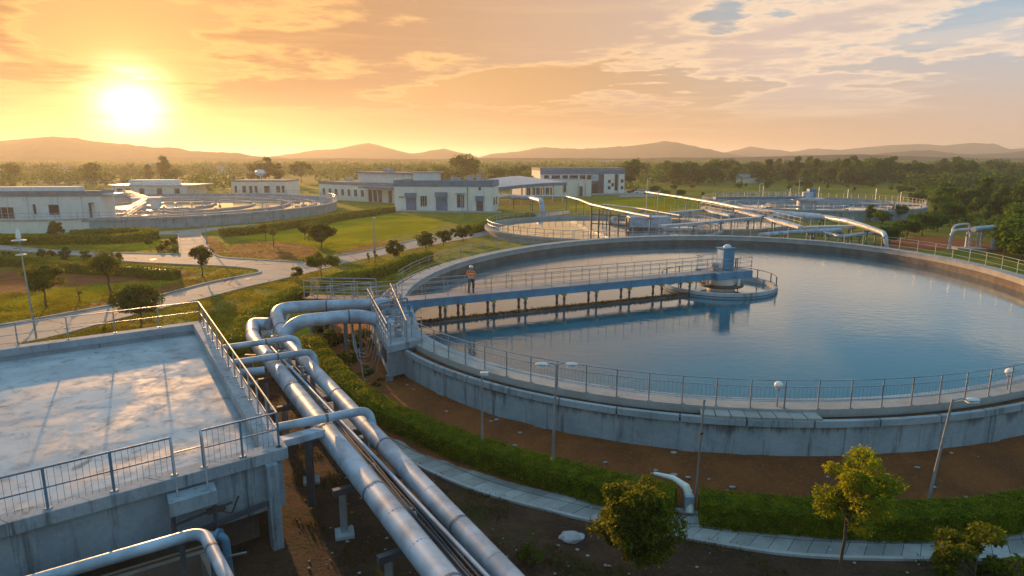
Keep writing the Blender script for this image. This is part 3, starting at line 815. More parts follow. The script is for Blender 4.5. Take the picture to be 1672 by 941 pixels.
# drive unit at the middle
g = MB(); c = bp(sh + .1, DW / 2 + .1, DK + .9)
g.box((c.x, c.y, DK + .92), (1.05, .95, 1.74), math.atan2(bu.y, bu.x)); g.box((c.x, c.y, DK + 1.83), (1.2, 1.1, .09), math.atan2(bu.y, bu.x))
cab = g.build('drive_cabinet', MAT['blue_paint'], br, bevel=.03)
g = MB(); q = c - bu * .54; g.box((q.x, q.y, DK + .95), (.03, .7, 1.5), math.atan2(bu.y, bu.x)); g.build('door', MAT['white_paint'], cab, bevel=.01)
g = MB(); g.lathe((c.x + .1, c.y, DK + 1.88), [(0, .26), (.12, .25), (.3, .12), (.34, 0)], 16); g.build('vent_cowl', MAT['white_paint'], cab, smooth=True)
g = MB(); q = bp(sh - 1.0, DW / 2 + .1)
g.box((q.x, q.y, DK + .22), (.6, .5, .34), .3); g.tube([q + Vector((-.3, 0, .5)), q + Vector((.35, 0, .5))], .2, 12)
for k in range(5): g.tube([q + Vector((-.4 + .2 * k, -.3, .03)), q + Vector((-.4 + .2 * k, -.3, .75)), q + Vector((-.3 + .2 * k, .1, .8))], .03, 6)
g.build('drive_motor', MAT['galvanised'], br, smooth=True, bevel=.01)
g = MB(); q = bp(BL - 1.1, DW / 2 + .2)
for k in range(6): g.tube(fillet([q + Vector((-.5 + .2 * k, -.2, .03)), q + Vector((-.5 + .2 * k, -.2, .9)), q + Vector((-.4 + .2 * k, .5, .9)), q + Vector((-.4 + .2 * k, .5, .03))], .2, 4), .028, 6)
g.build('pipework', MAT['brown_post'], br, smooth=True)

hb = empty('centre_pier', HUB, 'white drum shaped centre pier carrying the end of the blue bridge', 'pier')
g = MB(); g.lathe(HUB, [(1.12, -1.5), (1.12, .32), (0, .32)], 32); g.build('pier_base', MAT['white_render'], hb, smooth=True)
g = MB(); g.lathe(HUB, [(1.0, .34), (1.75, .34), (1.8, .42), (1.75, .50), (0, .50)], 36); g.build('base_ring', MAT['brown_post'], hb, smooth=True)
g = MB(); g.lathe(HUB, [(1.15, .51), (1.15, 1.1), (1.22, 1.12), (1.22, 1.22), (0, 1.22)], 32); g.build('drum', MAT['white_render'], hb, smooth=True)
g = MB(); g.lathe(HUB, [(.8, 1.225), (1.5, 1.235), (1.5, 1.31), (.8, 1.33), (0, 1.33)], 32); g.build('turntable', MAT['steel_dark'], hb, smooth=True)
for a_ in (2.6, 3.6, 5.6, .4, 1.5):
    g = MB(); g.tube([HUB + Vector((1.45 * math.cos(a_), 1.45 * math.sin(a_), .5)), HUB + Vector((1.45 * math.cos(a_), 1.45 * math.sin(a_), 1.22))], .13, 8); g.build('strut', MAT['white_render'], hb, smooth=True)
FW = HUB + Vector((0, .9, 0)); rw = 4.45
fw = empty('feed_well', FW, 'low circular feed well ring standing in the water around the centre pier', 'feed well')
g = MB(); g.lathe(FW, [(rw, -.8), (rw, .40), (rw + .05, .42), (rw + .22, .42), (rw + .24, .38), (rw + .24, -.8)], 80); g.build('ring_wall', MAT['tank_concrete'], fw, smooth=True)
g = MB(); g.lathe(FW, [(rw + .235, .10), (rw + .29, .10), (rw + .29, .16), (rw + .235, .16)], 80); g.build('band', MAT['steel_dark'], fw, smooth=True)
railing(fw, [FW + Vector(((rw + .12) * math.cos(a_), (rw + .12) * math.sin(a_), .42)) for a_ in np.linspace(-.35, 2.9, 40)], .75, 1.9, rails=(.95,), rr=.03, pr=.05, mat='brown_post')

wl = empty('scum_weir', bp(2, .4, 0), 'low dark algae covered weir wall in the water under the bridge', 'weir')
g = MB(); obox(g, 1.5, sh - 4.2, -.1, .35, -.5, WATER + .16); g.v = [(v[0], v[1], v[2]) for v in g.v]; g.build('wall', MAT['old_concrete'], wl, bevel=.03)
r_ = np.random.default_rng(5); n_ = 5000; ss = r_.uniform(1.5, sh - 4.2, n_); oo = r_.uniform(-.16, .42, n_)
pp = np.array([bp(a_, b_, WATER + .16) for a_, b_ in zip(ss, oo)]); pp[:, 2] += r_.normal(size=n_) * .04; pp -= np.array(wl.location)
mesh_obj('algae', quads_mesh('algae', pp, .12, .07, MAT['weed'], .5, r_), wl)

# ------------------------------------------------------------------ inlet chamber where the bridge meets the tank
CH = 2.62
c0, c1, c2, c3 = at(633, 566, CH), at(690, 553, CH), at(668, 484, CH), at(600, 500, CH)
ch = empty('inlet_chamber', Vector((c0.x, c0.y, 0)), 'raised concrete inlet chamber with a railed deck, joined to the tank wall under the bridge', 'chamber')
g = MB(); g.prism([c0, c1, c2, c3], CH - .34, CH); g.build('deck_slab', MAT['basin_concrete'], ch, bevel=.02)
ctr = (c0 + c1 + c2 + c3) / 4
def inw(p, k=.08): return p + (ctr - p) * k
g = MB(); g.prism([inw(p, .06) for p in (c0, c1, c2, c3)], CH - 1.75, CH - .345); g.build('wall', MAT['basin_concrete'], ch, bevel=.02)
for p in (inw(c0, .12), inw(c3, .12), inw(c0.lerp(c3, .5), .1)):
    g = MB(); g.box((p.x, p.y, .42), (.35, .35, .9)); g.build('pier', MAT['basin_concrete'], ch)
g = MB(); p = c0.lerp(c3, .12); q = c0.lerp(c3, .3)
g.prism([p + Vector((-.03, 0, 0)), q + Vector((-.03, 0, 0)), q + Vector((.05, 0, 0)), p + Vector((.05, 0, 0))], CH - 1.2, CH - .5); g.build('hatch', MAT['steel_dark'], ch)
railing(ch, [inw(c3, .03), inw(c0, .03), inw(c1, .03)], 1.15, .95, rails=(1.0, .66, .33), rr=.028, pr=.034, mat='galvanised')
railing(ch, [c0.lerp(c1, .55), c3.lerp(c2, .55)], 1.15, 1.2, rails=(1.0, .5), rr=.026, pr=.03, mat='galvanised')
for k in range(5):          # valve manifolds and hand wheels on the deck
    g = MB()
    b = c0.lerp(c3, .15 + .17 * k).lerp(c1.lerp(c2, .15 + .17 * k), .32 + .1 * (k % 3))
    g.tube([b + Vector((0, 0, .02)), b + Vector((0, 0, .55 + .12 * (k % 2)))], .07, 8)
    g.lathe(b + Vector((0, 0, .62)), [(.16, 0), (.24, .02), (.24, .05), (.16, .06)], 14); g.box(b + Vector((.12, .05, .2)), (.35, .28, .3), .4 * k)
    g.build('valve_gear', MAT['galvanised'], ch, smooth=True)
g = MB()
for k in range(3):
    a, b = c0.lerp(c3, .2 + .25 * k), c1.lerp(c2, .2 + .25 * k)
    g.tube(fillet([inw(a, .3) + Vector((0, 0, .05)), inw(a, .3) + Vector((0, 0, .8)), inw(b, .3) + Vector((0, 0, .8)), inw(b, .3) + Vector((0, 0, .05))], .2, 5), .055, 8)
g.build('pipework', MAT['blue_paint'], ch, smooth=True)

# the stair and gantry frame that carries the root of the bridge
gt = empty('gantry_frame', Vector((c3.x, c3.y, 0)), 'crowded blue grey steel gantry and stair at the landward end of the bridge', 'gantry')
g = MB()
gp = [at(612, 518, CH), at(655, 512, CH), at(606, 500, CH), at(648, 494, CH)]
for p in gp: g = MB(); g.bar(p + Vector((0, 0, -1.9)), p + Vector((0, 0, 1.25)), .09, .09); g.build('upright', MAT['galvanised'], gt)
g = MB()
g = MB()
for a, b in ((0, 1), (1, 3), (3, 2), (2, 0)):
    for z in (.3, .62, .94, 1.22): g.bar(gp[a] + Vector((0, 0, z)), gp[b] + Vector((0, 0, z)), .045, .045)
g.build('crossbeam', MAT['galvanised'], gt)
sA, sB = at(655, 520, CH), at(700, 566, 2.1)
sA, sB = Vector((c1.x - .2, c1.y + 3.0, CH + .1)), Vector((c1.x + 1.2, c1.y + .4, 2.45))

# upper gangway running left from the root of the bridge, over the pipes
G0, G1 = at(497, 487, 2.9), at(606, 489, 2.9)
gw = empty('gangway', Vector((G0.x, G0.y, 0)), 'narrow steel gangway with triple handrails above the two elbow pipes', 'gangway')
gd = (G1 - G0).normalized(); gn = Vector((-gd.y, gd.x, 0))
g = MB(); g.bar(G0 + gn * .6 + Vector((0, 0, -.08)), G1 + gn * .6 + Vector((0, 0, -.08)), 1.2, .12); g.build('deck', MAT['steel_dark'], gw)
railing(gw, [G0, G1], 1.15, .95, rails=(1.0, .68, .36), rr=.028, pr=.036, mat='galvanised')
railing(gw, [G0 + gn * 1.2, G1 + gn * 1.2], 1.15, 1.3, rails=(1.0, .68, .36), rr=.028, pr=.036, mat='galvanised')
for k in range(4):
    p = G0.lerp(G1, .05 + .3 * k) + gn * .6; g = MB(); g.bar((p.x, p.y, 0), (p.x, p.y, 2.8), .16, .16); g.build('leg', MAT['steel_dark'], gw)
# tank side stair: a short ramp of steps from the gangway to the walkway
pst = at(498, 492, 0)

# ------------------------------------------------------------------ the raised basin at the left
BZ = 3.2
Q1, Q2 = at(470, 731, BZ), at(333, 523, BZ)           # near right and far right corners of the coping
Q4 = at(0, 858, BZ); Q4 = Q1 + (Q4 - Q1) * 2.2         # front edge runs on out of the frame
Q3 = at(0, 567, BZ); Q3 = Q2 + (Q3 - Q2) * 2.2
bs = empty('raised_basin', Vector((Q1.x, Q1.y, 0)), 'raised rectangular concrete basin with a wet pale floor and railed coping at the left', 'basin')
fu = (Q4 - Q1).normalized(); rv = (Q2 - Q1).normalized(); bu2 = (Q3 - Q2).normalized()
def inset(k): # inner outline of the coping
    return [Q1 + (fu + rv * .0) * k * 1.05 + rv * k * 1.0, Q2 + bu2 * k - rv * k * 1.0, Q3 - rv * k, Q4 + rv * k]
I = inset(.62)
for a, b, c, d in ((Q1, Q2, I[1], I[0]), (Q2, Q3, I[2], I[1]), (Q4, Q1, I[0], I[3])):
    pass
g = MB()
def quadbox(mb, a, b, c, d, z0, z1):
    mb.add([Vector((p.x, p.y, z)) for z in (z0, z1) for p in (a, b, c, d)], [(0, 3, 2, 1), (4, 5, 6, 7), (0, 1, 5, 4), (1, 2, 6, 5), (2, 3, 7, 6), (3, 0, 4, 7)])
n_ = 9
for (a, b, c, d) in ((Q1, Q2, I[1], I[0]), (Q2, Q3, I[2], I[1]), (Q4, Q1, I[0], I[3])):
    for k in range(n_):
        t0, t1 = k / n_, (k + .997) / n_
        quadbox(g, a.lerp(b, t0), a.lerp(b, t1), d.lerp(c, t1), d.lerp(c, t0), BZ - .36, BZ + .003 * (k % 2))
g.build('coping', MAT['basin_concrete'], bs, bevel=.015)
g = MB()
def off4(k): return [Q1 + fu * k + rv * k, Q2 + bu2 * k - rv * k, Q3 - rv * k, Q4 + rv * k]
O, I2 = off4(.16), off4(.52)
for a, b, c, d in ((O[0], O[1], I2[1], I2[0]), (O[1], O[2], I2[2], I2[1]), (O[3], O[0], I2[0], I2[3])): quadbox(g, a, b, c, d, 1.25, BZ - .362)
g.build('wall', MAT['basin_concrete'], bs)
g = MB(); I3 = off4(.5); quadbox(g, I3[0], I3[1], I3[2], I3[3], 2.2, 2.62); g.build('floor_slab', MAT['wet_slab'], bs)
g = MB(); U = off4(.9); 
for a, b, c, d in ((U[0], U[1], off4(1.2)[1], off4(1.2)[0]), (U[3], U[0], off4(1.2)[0], off4(1.2)[3])): quadbox(g, a, b, c, d, -.5, 1.9)
g.build('plinth', MAT['old_concrete'], bs)
for k, (p, q) in enumerate(((Q1 + fu * .55 - rv * .02, .34), (Q1 + fu * 8.2 - rv * .02, .34), (Q1 + rv * 5.5 + fu * .2, .34), (Q1 + rv * 11 + fu * .2, .34), (Q1 + rv * 16 + fu * .2, .34))):
    g = MB(); g.box((p.x, p.y, 1.35), (q, q, 3.0), math.atan2(fu.y, fu.x)); g.build('column', MAT['basin_concrete'], bs, bevel=.02)
# small step-out ledge under the gap in the front rail
# rails: front (green blue with fine uprights), right edge, back edge
m_ = .22
def ins(p, a, b): return p + a * m_ + b * m_
R1, R2 = ins(Q1, fu, rv), ins(Q2, bu2, -rv)
gA, gB = at(286, 778, BZ), at(334, 764, BZ)
gA = R1 + fu * max(0, (gA - R1).dot(fu)); gB = R1 + fu * max(0, (gB - R1).dot(fu))
lp0, lp1 = gA - rv * .20 + fu * .25, gB - rv * .20 - fu * .2; lnr = rv * -1
g = MB(); quadbox(g, lp0, lp1, lp1 + lnr * .62, lp0 + lnr * .62, BZ - .84, BZ - .42); g.build('ledge', MAT['basin_concrete'], bs, bevel=.015)
g = MB()
for t_ in (.06, .94):
    p = lp0.lerp(lp1, t_) + lnr * .35; g.bar((p.x, p.y, BZ - .83), (p.x, p.y, 1.0), .09, .09)
a_, b_ = lp0 + lnr * .35, Q1 + fu * .75 - rv * .08
g.bar((a_.x, a_.y, 1.5), (b_.x, b_.y, 1.62), .10, .14); g.bar((a_.x, a_.y, 1.95), (a_.lerp(b_, .62).x, a_.lerp(b_, .62).y, 2.05), .05, .05)
g.build('bracket_frame', MAT['steel_dark'], bs)
g = MB(); p = a_.lerp(b_, .45); g.box((p.x, p.y, 2.0), (.5, .16, .12), .6); g.tube([Vector((p.x, p.y, 2.0)), Vector((p.x + .3, p.y + .3, 1.7)), Vector((p.x + .5, p.y + .4, 2.2))], .03, 6); g.build('valve_gear', MAT['brown_post'], bs)
railing(bs, [R1, gB], 1.12, 1.25, rails=(1.0, .52), rr=.030, pr=.034, mat='blue_trim', picket=.15, pick_z=(.06, .97))
railing(bs, [gA, R1 + fu * 22], 1.12, 1.45, rails=(1.0, .52), rr=.030, pr=.034, mat='blue_trim', picket=.15, pick_z=(.06, .97))
railing(bs, [gA + Vector((0, 0, -.35)), gB + Vector((0, 0, -.35))], 1.0, .9, rails=(1.0,), rr=.022, pr=.022, mat='galvanised')
for p in (gA, gB):
    g = MB(); q = p - Vector((fu.y, -fu.x, 0)) * 0; outw = -rv
    g.tube(fillet([p + Vector((0, 0, 1.14)), p + outw * .2 + Vector((0, 0, 1.05)), p + outw * .55 + Vector((0, 0, -.40))], .1, 4), .03, 7); g.build('handrail', MAT['galvanised'], bs, smooth=True)
railing(bs, [R1, R2], 1.12, 1.5, rails=(1.0, .5), rr=.032, pr=.030, mat='galvanised')
railing(bs, [R2, R2 + bu2 * 30], 1.12, 2.0, rails=(1.0, .5), rr=.026, pr=.030, mat='galvanised')

# ------------------------------------------------------------------ the pipe run
PZ = 2.25
def pipe(label, pts, r, fil, cat='pipe', bands=2.4, mat='pipe_metal', n=20, group=None, seams=True, ends=True, taper=None):
    pts = [Vector(p) for p in pts]
    P = fillet(pts, fil, 9) if fil else pts
    root = empty('pipe', Vector((P[0].x, P[0].y, 0)), label, cat, group)
    rad = [r] * len(P)
    if taper: rad = [r + (taper[0] - r) * min(1, max(0, (i / len(P) - taper[1]) / .15)) for i in range(len(P))]
    g = MB(); g.tube(P, r, n, rs=rad); g.build('barrel', MAT[mat], root, smooth=True)
    if bands:
        # flange bands at even spacing
        for k, p in enumerate(resample(P, bands)[1:-1]):
            i = min(range(len(P) - 1), key=lambda i: (P[i].lerp(P[i + 1], .5) - p).length + (0 if (p - P[i]).dot(P[i + 1] - P[i]) >= 0 else 9))
            d = (P[i + 1] - P[i]).normalized(); r = rad[i]
            if k % 3 == 1: g = MB(); g.tube([p - d * .045, p + d * .045], r * 1.035, n); g.build('flange', MAT['pipe_band'], root, smooth=True)
            elif seams: g = MB(); g.tube([p - d * .03, p + d * .03], r * 1.012, n); g.build('seam_band', MAT[mat], root, smooth=True)
    return root
A_a, A_b = at(412, 552, PZ), at(720, 941, PZ)
dA = (A_b - A_a).normalized(); A_end = A_b + dA * 9
B_a, B_b = at(474, 564, PZ), at(828, 941, PZ); dB = (B_b - B_a).normalized(); B_end = B_b + dB * 9
pipe('widest pale blue grey steel main, left one of the pair running to the bottom edge', [at(440, 529, 2.5), at(408, 531, 2.35) + Vector((0, .4, 0)), A_a, A_end], .365, 1.1, bands=1.7)
C_end, D_end = at(596, 497, 3.0), at(590, 514, 3.0)
pipe('right one of the paired steel mains, rising to the tall upper elbow', [C_end + Vector((1.5, .2, 0)), C_end, at(447, 503, 3.0), B_a - dB * 1.2, B_a, B_end], .37, 1.5, bands=1.9, taper=(.30, .45))
d0 = at(466, 527, 3.0)
pipe('short lower elbow pipe coming out of the chamber beside the tall elbow', [D_end + Vector((2.2, -.5, -.75)), D_end + Vector((.2, 0, 0)), d0, Vector((d0.x - .15, d0.y - 1.1, .2))], .38, 1.3, bands=1.6)
pipe('thin grey conduit fixed along the left side of the right main', [B_a + Vector((-.55, -1.2, .26)), B_end + Vector((-.36, 0, .16))], .055, 0, bands=0, n=10)
def cross(label, pL, pR, z, r, drop=.9):
    a, b = at(*pL, z), at(*pR, z); d = (b - a).normalized()
    return pipe(label, [a - d * .6, b, b + d * .05 + Vector((.10, -.12, -drop))], r, .42, bands=1.3, n=14)
cross('slim crossing pipe nearest the tall elbow, hooked over both mains', (374, 567), (485, 551), 2.85, .15)
cross('second slim crossing pipe, hooked over both mains just before the basin corner rail', (386, 592), (511, 574), 2.85, .16)
cross('crossing pipe farthest from the elbows, arching over both mains at the basin corner', (450, 699), (603, 669), 2.9, .16)
a, b = at(395, 612, 2.6), at(432, 605, 2.6); pipe('stubby low branch pipe between the basin wall and the left main', [a - Vector((.8, 0, 0)), b], .19, 0, bands=0, n=12)
# trestles and the cable tray between the mains
wA = Vector((dA.y, -dA.x, 0)) * -1
LA = (A_end - A_a).length
for k in range(8):
    s_ = 1.5 + k * 4.1
    pA = A_a + dA * s_; pB = min((B_a + dB * t * .1 for t in range(500)), key=lambda q: (q - pA).length)
    root = empty('trestle', (pA.x, pA.y, 0), ('steel trestle under the mains, %s' % ['right below the elbows', 'second from the elbows', 'third from the elbows', 'just before the last crossing pipe', 'just past the last crossing pipe', 'standing on a square footing in open soil', 'second nearest the bottom edge', 'cut by the bottom edge'][k]), 'trestle', 'trestles carrying the two steel mains')
    d = (pB - pA).normalized(); a, b = pA - d * .75, pB + d * .65
    g = MB(); g.bar((a.x, a.y, PZ - .68), (b.x, b.y, PZ - .68), .2, .22); g.build('crossbeam', MAT['steel_dark'], root, bevel=.01)
    for q in (pA - d * .45, pB + d * .35):
        g = MB(); g.bar((q.x, q.y, .08), (q.x, q.y, PZ - .795), .2, .2); g.build('leg', MAT['galvanised'], root, bevel=.01)
        g = MB(); g.box((q.x, q.y, .06), (.6, .6, .16), .3); g.build('footing', MAT['tank_concrete'], root, bevel=.02)
g = MB(); tr = empty('cable_tray', (A_a.x, A_a.y, 0), 'dark ladder shaped cable tray running between the two mains', 'cable tray')
m0 = A_a.lerp(B_a, .5) + dA * 1.5; m1 = A_end.lerp(B_end, .5); md = (m1 - m0).normalized(); mn = Vector((-md.y, md.x, 0))
for o in (-.22, .22): g.bar(m0 + mn * o + Vector((0, 0, -.25)), m1 + mn * o + Vector((0, 0, -.25)), .05, .14)
for k in range(int((m1 - m0).length / .9)): p = m0 + md * (k * .9); g.bar(p - mn * .22 + Vector((0, 0, -.3)), p + mn * .22 + Vector((0, 0, -.3)), .06, .04)
g.build('side_rail', MAT['steel_dark'], tr)
g = MB()
for o, rr in ((-.1, .035), (.0, .05), (.12, .03)):
    g.tube([m0 + md * (k * 1.0) + mn * (o + .02 * math.sin(k * 1.3 + o * 20)) + Vector((0, 0, -.24)) for k in range(int((m1 - m0).length))], rr, 6)
g.build('cable', MAT['steel_dark'], tr, smooth=True)
vc = empty('valve_cluster', at(445, 575, 0), 'cluster of small valves and hand wheels wedged between the mains', 'valves')
g = MB()
for k in range(5):
    p = m0 + md * (-1 + k * 1.5) + mn * (.1 * (-1) ** k) + Vector((0, 0, -.1)); g.tube([p, p + Vector((0, 0, .5))], .06, 7); g.lathe(p + Vector((0, 0, .48)), [(.10, 0), (.17, .02), (.17, .05), (.1, .06)], 12); g.box(p, (.35, .25, .22), k)
g.build('valve', MAT['galvanised'], vc, smooth=True)
# the deck bracket from the basin corner to the left main
k0 = at(468, 722, 2.9); k1 = at(522, 705, 2.55)
bk = empty('pipe_bracket', (k0.x, k0.y, 0), 'pale steel box bracket reaching from the basin corner to the left main', 'bracket')
g = MB(); g.bar(k0 + Vector((-.3, -.1, 0)), k1, .5, .24); g.build('arm', MAT['pipe_metal'], bk, bevel=.015)
g = MB(); p = k0.lerp(k1, .62); g.bar((p.x, p.y, .05), (p.x, p.y, 2.5), .22, .22); g.build('leg', MAT['steel_dark'], bk)

# ------------------------------------------------------------------ foreground tank with the thick guard pipe, lower left
FZ = 2.95
fa, fb, fc = at(332, 868, FZ), at(-40, 976, FZ), at(378, 960, FZ)
dL = (fb - fa).normalized(); dR = (fc - fa).normalized()
pipe('thick guard pipe bending round a sunken tank at the bottom left corner', [fa + dL * 12, fa, fa + dR * 6], .145, .42, bands=2.6, n=16, mat='pipe_metal')
st_ = empty('sunken_tank', (fa.x, fa.y, 0), 'rust rimmed open tank under the thick guard pipe, bottom left', 'tank')
ta_ = at(338, 893, 2.0); e0, e1 = ta_, ta_ + dL * 12; e2 = ta_ + dR * 6
inn = dL * 0 + (dR - dL * dR.dot(dL)).normalized()
g = MB(); quadbox(g, e0, e1, e1 + inn * .22, e0 + inn * .22, -.3, 2.0); dd = (dL - dR * dL.dot(dR)).normalized(); quadbox(g, e0 + dR * .23, e2, e2 + dd * .22, e0 + dR * .23 + dd * .22, -.3, 1.99); g.build('wall', MAT['old_concrete'], st_)
g = MB(); g.bar(e0 + Vector((0, 0, .03)), e1 + Vector((0, 0, .03)), .10, .06); g.build('rim', MAT['brown_post'], st_)
g = MB()
for q in (fa + dL * .5, fa + dL * 4.5, fa + dR * .9, fa + dR * 4): g = MB(); g.tube([(q.x, q.y, 0), (q.x, q.y, FZ - .1)], .07, 8); g.build('guard_post', MAT['steel_dark'], st_, smooth=True)
vv = at(368, 912, 1.2); vroot = empty('drain_valve', (vv.x, vv.y, 0), 'blue drain valve with a lever beside the corner of the guard pipe', 'valve')
g = MB(); g.tube(fillet([vv + Vector((-.8, .2, .6)), vv + Vector((.0, .1, .6)), vv + Vector((.05, .1, -1.2))], .2, 5), .11, 12); g.tube([vv + Vector((-.25, .15, .6)), vv + Vector((-.15, .13, .6))], .19, 14); g.build('body', MAT['blue_trim'], vroot, smooth=True)
g = MB(); g.bar(vv + Vector((-.1, 0, .02)), vv + Vector((.55, .1, .12)), .05, .04); g.build('lever', MAT['galvanised'], vroot)

# ------------------------------------------------------------------ worker on the bridge
PS = bp(min(range(300), key=lambda k: abs(CX + F_PX * bp(k * .1, .45).x / (bp(k * .1, .45).y * math.cos(PITCH) + (CAM_Z - DK) * math.sin(PITCH)) - 770)) * .1, .45, DK + .012)
def skin(name, V, E, rad, mat, parent, root=0, lv=2):
    me = bpy.data.meshes.new(name); me.from_pydata([tuple(v) for v in V], E, []); me.materials.append(MAT[mat])
    o = bpy.data.objects.new(name, me); COL.objects.link(o); o.parent = parent
    md = o.modifiers.new('skin', 'SKIN'); md.use_smooth_shade = True
    if not me.skin_vertices: pass
    d = me.skin_vertices[0].data
    for i, r in enumerate(rad):
        d[i].radius = (r, r) if not isinstance(r, tuple) else r; d[i].use_root = (i == root)
    s = o.modifiers.new('sub', 'SUBSURF'); s.levels = lv; s.render_levels = lv
    return o
pr_ = empty('person', PS, 'worker in white helmet, orange jacket and dark trousers standing on the bridge', 'person')
S = 1.08
def sc(L): return [Vector(p) * S for p in L]
body = skin('body', sc([(0, 0, .96), (0, .0, 1.14), (0, .01, 1.34), (0, .0, 1.46), (0, .02, 1.54), (0, .03, 1.62), (0, .02, 1.70),
    (.10, 0, .88), (.12, .03, .50), (.13, -.03, .09), (.14, .10, .03), (-.10, 0, .88), (-.13, .0, .50), (-.16, -.08, .09), (-.18, .05, .03),
    (.19, .0, 1.42), (.27, -.03, 1.16), (.20, .20, 1.04), (.14, .28, 1.04), (-.19, .0, 1.42), (-.27, -.04, 1.16), (-.20, .18, 1.08), (-.12, .26, 1.10)]),
    [(0, 1), (1, 2), (2, 3), (3, 4), (4, 5), (5, 6), (0, 7), (7, 8), (8, 9), (9, 10), (0, 11), (11, 12), (12, 13), (13, 14), (3, 15), (15, 16), (16, 17), (17, 18), (3, 19), (19, 20), (20, 21), (21, 22)],
    [(.15, .11), (.14, .10), (.16, .11), .10, .055, .095, .085, .095, .065, .042, .045, .095, .065, .042, .045, .07, .048, .036, .038, .07, .048, .036, .038], 'skin', pr_)
skin('jacket', sc([(0, 0, .93), (0, 0, 1.14), (0, .01, 1.34), (0, .0, 1.45), (.20, .0, 1.41), (.285, -.04, 1.16), (.22, .15, 1.06), (-.20, .0, 1.41), (-.285, -.05, 1.16), (-.22, .13, 1.09)]),
    [(0, 1), (1, 2), (2, 3), (3, 4), (4, 5), (5, 6), (3, 7), (7, 8), (8, 9)], [(.19, .15), (.18, .14), (.20, .145), .13, .095, .072, .058, .095, .072, .058], 'jacket_orange', pr_)
skin('trousers', sc([(0, 0, .95), (.11, 0, .86), (.125, .03, .50), (.13, -.03, .15), (-.11, 0, .86), (-.135, .0, .50), (-.16, -.08, .15)]),
    [(0, 1), (1, 2), (2, 3), (0, 4), (4, 5), (5, 6)], [(.16, .125), .12, .088, .068, .12, .088, .068], 'trouser_black', pr_)
for s_, y in ((1, -.03), (-1, -.08)):
    skin('boot', sc([(s_ * (.13 if s_ > 0 else .16), y, .26), (s_ * (.13 if s_ > 0 else .16), y, .07), (s_ * (.145 if s_ > 0 else .175), y + .17, .055)]), [(0, 1), (1, 2)], [.066, .066, .052], 'boot_brown', pr_)
g = MB(); hc = PS + Vector((0, .03, 1.665)) * S
hc = PS + Vector((0, .03 * S, 1.66 * S))
g.lathe(hc, [(.155, .0), (.135, .015), (.13, .05), (.11, .10), (.07, .135), (.0, .15)], 20); g.lathe(hc, [(.0, .005), (.155, .0)], 20)
g.bar(hc + Vector((0, .10, .01)), hc + Vector((0, .21, -.005)), .17, .015); g.build('helmet', MAT['helmet_white'], pr_, smooth=True)
g = MB(); 
for s_ in (-1, 1):
    for x, z in ((.0, .03), (.0, -.02)): g.box(hc + Vector((s_ * .035, .115, -.045)), (.03, .02, .014))
g.box(hc + Vector((0, .13, -.075)), (.025, .035, .04)); g.build('face', MAT['skin'], pr_)
g = MB()
for k in range(5):
    for s_ in (-1, 1): g.tube([PS + Vector((s_ * (.11 + .012 * k), .27, 1.07)) * S, PS + Vector((s_ * (.08 + .014 * k), .33 - .006 * abs(k - 2), 1.05)) * S, PS + Vector((s_ * (.07 + .012 * k), .335, 1.02)) * S], .010, 6)
g.build('fingers', MAT['skin'], pr_, smooth=True)
for z, ra, rb in ((1.08, .205, .168), (1.27, .218, .166)):
    g = MB(); n_ = 24; vs = []
    for k in range(n_):
        a_ = TWO * k / n_
        for dz in (-.025, .025): vs.append(PS + Vector((ra * math.cos(a_), rb * math.sin(a_), z + dz)) * S)
    g.add(vs, [(2 * k, 2 * ((k + 1) % n_), 2 * ((k + 1) % n_) + 1, 2 * k + 1) for k in range(n_)]); g.build('reflective_band', MAT['reflective'], pr_, smooth=True)
pr_.rotation_euler = (0, 0, R(-14))

